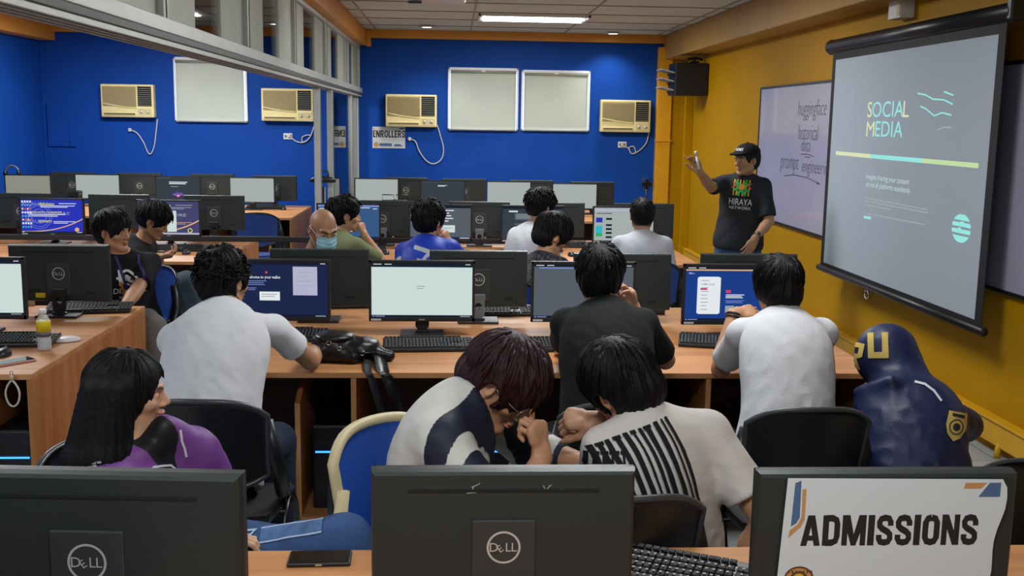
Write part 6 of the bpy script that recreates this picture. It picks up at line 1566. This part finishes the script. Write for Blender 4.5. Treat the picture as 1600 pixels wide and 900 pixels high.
# graphic on the presenter's shirt
c = PR['hip']+PR['ax']*.74+PR['fS']*.15; u, v = -PR['rS'], PR['d']
arts = [(rect2d(-.070, -.01, .070, .125), 0, (0, 0))]
for k in range(6): arts.append((rect2d(-.064+k*.0225, .0, -.054+k*.0225, .12), 1, (0, 0)))
for (a_, b_) in (((-.06, .04), (.06, .09)), ((-.06, .09), (.06, .03)), ((-.03, .0), (.035, .12)), ((.03, .0), (-.045, .11))): arts.append((line2d([a_, b_], .020), 2, (0, 0)))
arts.append((line2d([(-.07, .055), (-.045, .075), (-.07, .095)], .012), 3, (0, 0))); arts.append((line2d([(.07, .055), (.045, .075), (.07, .095)], .012), 3, (0, 0))); arts.append((ellipse2d(0, .065, .022, .022, 14), 4, (0, 0)))
arts += [(text2d('HIRAYA', .066, .004, 0, .74), 5, (0, -.068)), (text2d('NETWORK', .032, .002, 0, .9, spacing=1.15), 5, (0, -.102))]
decal('shirt_graphic', PR, PR['shirt'], c, u, v, arts, [fab('print black', '#101214'), fab('print yellow', '#c79a1e'), fab('print green', '#2c8a45'), fab('print red', '#a53a2c'), fab('print orange', '#b9722a'), fab('print white', '#cdd0d2')])
# watch and marker
W = PR['arms']['L'][2]; e = PR['arms']['L'][1]; ad = _n(W-e)
b = MB(); b.tube([tuple(W-org-ad*.02+(np.cross(ad, [0, 0, 1])*math.cos(a)+np.cross(ad, np.cross(ad, [0, 0, 1]))*math.sin(a))*.033) for a in [2*PI*k/16 for k in range(16)]], .008, 0, 6, None, True); b.build('watch_strap', blackp, PR['root'])
fn = _n(np.array([-.2, -1, .25])); fn = _n(fn-ad*(fn@ad)); M = Matrix.Translation(tuple(W-org-ad*.02+fn*.032)) @ Vector(fn).to_track_quat('Z', 'Y').to_matrix().to_4x4()
MB().lathe([(.020, 0), (.021, .006), (.017, .009), (.001, .009)], 0, 20, M).lathe([(.015, .0092), (.001, .0096)], 1, 20, M).build('watch_face', [mat('watch steel', '#8b9092', .3, metal=.8), mat('watch dial', '#23282a', .3)], PR['root'])
Wm = PR['arms']['R'][2]; hd_ = _n(PR['arms']['R'][3]['d'])
p0_ = at(1092, 265, 7.60); p1_ = at(1087, 236, 7.60)
t = thing('marker_pen', 'white whiteboard marker held up between the fingers of the presenter', 'marker', (p0_.x, p0_.y, p0_.z)); dv = p1_-p0_
MB().cyl((0, 0, 0), tuple(dv*.72), .009, 0, 14).build('barrel', mat('marker white', '#dcdcd8', .4), t); MB().cyl(tuple(dv*.72), tuple(dv), .0098, 0, 14).build('cap', mat('marker cap', '#c9c4b0', .4), t)
# phone in both hands
pw = at(268, 396, 7.3); t = thing('phone', 'dark phone held in both hands by the bent over person', 'phone', (pw.x, pw.y, pw.z), 0)
Mp = Matrix.Rotation(-.5, 4, 'Y') @ Matrix.Rotation(PI/2, 4, 'Z')
MB().box((0, 0, 0), (.075, .155, .010), 0, .004, Mp).build('case', mat('dark phone case', '#2b2020', .4), t); MB().box((0, 0, .0056), (.068, .147, .001), 0, 0, Mp).build('screen_glass', scr_b, t)
# DISRUPT print and lanyard
Dp = PPL['disrupt']; c = Dp['hip']+Dp['ax']*.70+Dp['fS']*.15+Dp['rS']*.01
arts = [(ellipse2d(.0, .03, .042, .046, 20, .013), 0, (0, 0)), (rect2d(-.048, -.016, -.034, .076), 0, (0, 0)), (rect2d(-.06, .02, -.02, .034), 0, (0, 0)), (rect2d(-.012, .015, .014, .045), 0, (0, 0)), (text2d('DISRUPT', .048, .003, .1, .9), 0, (0, -.066)), (text2d('SOCIETY', .024, .002, 0, 1.1), 0, (0, -.098))]
decal('shirt_print', Dp, Dp['shirt'], c, -Dp['rS'], Dp['d'], arts, [fab('print white', '#cdd0d2')])
lan = [(line2d([(-.055, .135), (-.03, .0), (.005, -.14)], .016), 0, (0, 0)), (line2d([(-.020, -.01), (-.005, -.07), (.006, -.13)], .016), 1, (-.03, 0)), (line2d([(.075, .13), (.05, .0), (.008, -.14)], .016), 0, (0, 0))]
lo_ = decal('lanyard', Dp, Dp['shirt'], Dp['hip']+Dp['ax']*.74+Dp['fS']*.15, -Dp['rS'], Dp['d'], lan, [fab('lanyard violet', '#3d3566'), fab('lanyard orange', '#b5763c')], Dp['root'], .004)
# mask
Mk = PPL['mask']; H = Mk['H']; org = Mk['org']; S = H.sc
def mf(u, v):
    a = (u-.5)*2; z = -.006-.100*v; w = .064-.008*abs(v-.45)*2; ang = a*1.25
    bulge = .022*math.exp(-(a/.25)**2)*math.exp(-((v-.25)/.35)**2)
    x = w*math.sin(ang)/math.sin(1.25)*1.02; y = .050+.058*math.cos(ang*.95)-.030*max(0, v-.6)+bulge-.012*math.cos(v*3)
    y += .0022*math.sin(v*26)
    return tuple(H.w(x, y, z)-org)
m = MB().grid(mf, 22, 18, 0, True, .002); mo = m.build('face_mask', fab('light blue mask', '#93c6d3', bs=200), Mk['root'])
b = MB()
for s in (0, 1):
    p_t = Vector(mf(s, .08)); p_b = Vector(mf(s, .85)); sg = -1 if s == 0 else 1; e1_ = Vector(H.w(sg*.086, -.012, .022)-org); e2_ = Vector(H.w(sg*.088, -.024, -.012)-org)
    b.tube([p_t, e1_, e2_, p_b], .0018, 0, 5)
b.build('ear_loop', mat('loop white', '#d6dadb', .6), mo)
# bars on the back of the white tee
Bp = PPL['stripes']; up_ = Bp['d']
c = A3(1022, 750, 2.60); u = _n(A3(1085, 740, 2.70)-A3(1010, 745, 2.62)); v = _n(A3(1000, 665, 2.75)-A3(1075, 785, 2.75)); v = _n(np.array([-.35, .10, .93])); u = _n(np.array([.90, .32, .30])); rr = random.Random(4); arts = []; x = -.125
while x < .135:
    w = rr.choice((.006, .009, .013, .006)); tp = .115+.0*x; bt = -.155+.02*x/.13
    arts.append((rect2d(x, bt, x+w, tp), 0, (0, 0)))
    if rr.random() < .4: arts.append((rect2d(x-.004, bt, x+w+.004, bt+.008), 0, (0, 0)))
    if rr.random() < .4: arts.append((rect2d(x-.004, tp-.008, x+w+.004, tp), 0, (0, 0)))
    x += w+rr.choice((.007, .010, .012))
decal('printed_bars', Bp, Bp['shirt'], c, u, v, arts, [fab('bar print', '#17181f')], None, .002, .02, .4)
c2 = A3(958, 742, 2.60); arts = []; x = -.055
while x < .05:
    w = rr.choice((.006, .010, .013)); arts.append((rect2d(x, -.075+.0*x, x+w, .05), 0, (0, 0))); arts.append((rect2d(x-.004, .042, x+w+.003, .05), 0, (0, 0))); x += w+rr.choice((.006, .009))
decal('printed_bars', Bp, Bp['shirt'], c2, _n(np.array([1, .1, .02])), _n(np.array([-.05, .2, 1])), arts, [fab('bar print', '#17181f')], None, .002, .02, .4)
b = MB(); W = Bp['arms']['L'][2]; e = Bp['arms']['L'][1]; ad = _n(W-e); s1 = _n(np.cross(ad, [0, 1, .3])); s2 = np.cross(ad, s1)
b.tube([tuple(W-Bp['org']-ad*.008+(s1*math.cos(a)+s2*math.sin(a))*.0305) for a in [2*PI*k/18 for k in range(18)]], .006, 0, 6, None, True); b.build('wrist_band', blackp, Bp['root'])
Lp = PPL['longhair']; b = MB(); W = Lp['arms']['L'][2]; e = Lp['arms']['L'][1]; ad = _n(W-e); s1 = _n(np.cross(ad, [0, 1, .3])); s2 = np.cross(ad, s1)
for o_ in (.0, .014): b.tube([tuple(W-Lp['org']-ad*o_+(s1*math.cos(a)+s2*math.sin(a))*.030) for a in [2*PI*k/18 for k in range(18)]], .005, 0, 6, None, True)
b.build('bracelet', blackp, Lp['root'])
# hood letters, piping, emblem
Hp = PPL['hood']; H = Hp['H']; gold_t = fab('gold applique', '#bfa75c', bs=120)
def block(letter):
    if letter == 'U': return [(-.036, -.045), (.036, -.045), (.036, .05), (.014, .05), (.014, -.022), (-.014, -.022), (-.014, .05), (-.036, .05)], [(0, 1, 4, 5), (1, 2, 3, 4), (0, 5, 6, 7)]
    return [(-.034, -.05), (-.012, -.05), (-.012, -.012), (.016, -.05), (.04, -.05), (.012, -.010), (.036, .0), (.036, .05), (-.034, .05), (-.012, .032), (.014, .032), (.014, .008), (-.012, .008)], [(0, 1, 9, 8), (8, 9, 10, 7), (10, 11, 6, 7), (11, 12, 5, 6), (2, 3, 4, 5), (12, 2, 5)]
vw = _n(np.array([0, 0, CAMH])-A3(1385, 540, 3.7)); uu = _n(np.cross([0, 0, 1], vw)); ww = np.cross(vw, uu)
decal('hood_letter', Hp, Hp['shirt'], A3(1372, 541, 3.7), uu*.98+ww*.10, ww, [(block('U'), 0, (0, 0))], [gold_t], None, .003, .012)
rv, rf = block('R')
decal('hood_letter', Hp, Hp['shirt'], A3(1334, 556, 3.7), uu*.98-ww*.12, ww, [(([(x*.80, y) for x, y in rv], rf), 0, (0, 0))], [gold_t], None, .003, .008)
decal('shoulder_piping', Hp, Hp['shirt'], A3(1450, 612, 3.5), uu, ww, [(line2d([(-.045, .028), (-.01, .022), (.02, .002), (.045, -.03)], .008), 0, (0, 0))], [fab('white piping', '#c6c8d2')], None, .003, .012)
arts = [([(-.035, .045), (.03, .05), (.035, .0), (.02, -.035), (.0, -.05), (-.025, -.03), (-.035, .0)], [tuple(range(7))])]
decal('sleeve_emblem', Hp, Hp['shirt'], A3(1491, 664, 3.5), uu*.95-ww*.2, ww+uu*-.25, [(arts[0], 0, (0, 0)), (ellipse2d(.0, -.002, .024, .026, 20, .004), 1, (0, 0)), (ellipse2d(0, -.002, .012, .013, 14), 1, (0, 0)), (line2d([(-.022, .035), (.02, .036)], .010), 1, (0, 0))], [gold_t, fab('emblem dark', '#2a2a33')], None, .003, .012)
# patch on the ripped jeans of the woman
Wp = PPL['woman']
kn = Wp['legs']['R'][1]; hj = Wp['legs']['R'][0]; td = _n(kn-hj)
decal('denim_patch', Wp, Wp['pants'], kn-td*.14+np.array([0, -.02, .06]), td, _n(np.array([0, .75, .66])), [(rect2d(-.085, -.028, .085, .022), 0, (0, 0)), (line2d([(-.085, .024), (.085, .024)], .006), 1, (0, 0)), (line2d([(-.085, -.026), (.085, -.026)], .005), 1, (0, 0)), (line2d([(-.16, .03), (-.10, .02), (-.13, -.02)], .012), 1, (0, 0))], [fab('worn denim', '#4d6a94', noise=.2, ns=40), fab('frayed thread', '#9fb4cf')], None, .003, .012)
def facing(p):
    vw = _n(np.array([0, 0, CAMH])-p); uu = _n(np.cross([0, 0, 1], vw)); return uu, np.cross(vw, uu), vw
def seams(P, Y, curves, w, m, nm):
    for pts in curves:
        o_ = A3(*pts[0], Y); uu, ww, vv = facing(o_); q = [(float((A3(x, y, Y)-o_)@uu), float((A3(x, y, Y)-o_)@ww)) for x, y in pts]
        decal(nm, P, P['shirt'], o_, uu, ww, [(line2d(q, w), 0, (0, 0))], [m], None, .003, .012)
pip = fab('white piping', '#c6c8d2')
seams(Wp, 2.7, [[(281, 672), (284, 690), (289, 703), (292, 716)], [(231, 737), (240, 730), (255, 728), (268, 727), (276, 733)]], .006, pip, 'zip_piping')
o_ = A3(140, 731, 2.7); uu, ww, vv = facing(o_); rr = random.Random(9)
decal('grey_print', Wp, Wp['shirt'], o_, uu, ww, [(rect2d(-.034+.011*i, -.016+.008*j, -.025+.011*i, -.010+.008*j), 0, (0, 0)) for i in range(6) for j in range(4) if rr.random() < .75], [fab('grey print', '#8f8795')], None, .003, .012)
# ------------------------------------------------------------------ chairs
chair(-.82, 3.70, -4, 'black plastic chair under the curly haired person in the white t-shirt')
chair(-.14, 3.42, 2, 'empty black plastic chair in front of the shoulder bag')
chair(.585, 3.66, 0, 'black chair under the person in the black polo shirt')
chair(1.205, 3.60, 2, 'black plastic chair with grey rim under the long haired person')
chair(1.50, 3.36, 14, 'black stool under the hooded person', 'black', True)
chair(-.03, 2.85, -132, 'blue chair with chipped cream rim under the track jacket person', 'blue')
chair(.42, 2.77, 8, 'black chair under the person with the bars on the shirt')
chair(-.84, 2.86, -118, 'black chair under the woman in purple')
for k, rz, lb, kd in (('disrupt', 150, 'navy chair under the DISRUPT shirt person', 'navy'), ('phone', -90, 'navy chair under the person bent over the phone', 'navy'), ('mask', 172, 'navy chair under the masked person', 'navy'), ('green', -36, 'navy chair under the olive shirt person', 'navy'), ('jersey', -20, 'navy chair under the jersey person', 'navy'), ('whitemid', -44, 'navy chair under the messy haired person in white', 'navy'), ('glasses', -56, 'navy chair under the checked shirt person', 'navy'), ('short', 0, 'navy chair under the cropped hair person', 'navy')):
    h_ = PPL[k]['hip']; chair(float(h_[0]), float(h_[1]), rz, lb, kd)
chair(1.63, 2.50, 180, 'empty black chair tucked under the right end of the near desk')
p_ = at(404, 400, 10.6); chair(p_.x, 10.75, 0, 'empty blue chair in the left bay in front of the far desk end', 'navy')
# ================================================================== CAMERA, LIGHT
cam = bpy.data.cameras.new('camera'); cam.sensor_width = 36; cam.lens = FPX/1600*36; cam.clip_start = .05; cam.clip_end = 60
co = bpy.data.objects.new('camera', cam); COL.objects.link(co)
co.matrix_world = Matrix(((CR.x, -CD.x, -CF.x, 0), (CR.y, -CD.y, -CF.y, 0), (CR.z, -CD.z, -CF.z, CAMH), (0, 0, 0, 1)))
SC.camera = co
w = bpy.data.worlds.new('world'); SC.world = w; w.use_nodes = True
bg = w.node_tree.nodes['Background']; bg.inputs[0].default_value = (.85, .92, 1, 1); bg.inputs[1].default_value = .35
SC.view_settings.view_transform = 'Standard'; SC.view_settings.look = 'None'; SC.view_settings.gamma = 1; SC.view_settings.exposure = 0.08
SC.view_settings.use_curve_mapping = False
SC.cycles.use_denoising = True
SC.cycles.max_bounces = 8; SC.cycles.diffuse_bounces = 4; SC.cycles.transparent_max_bounces = 12
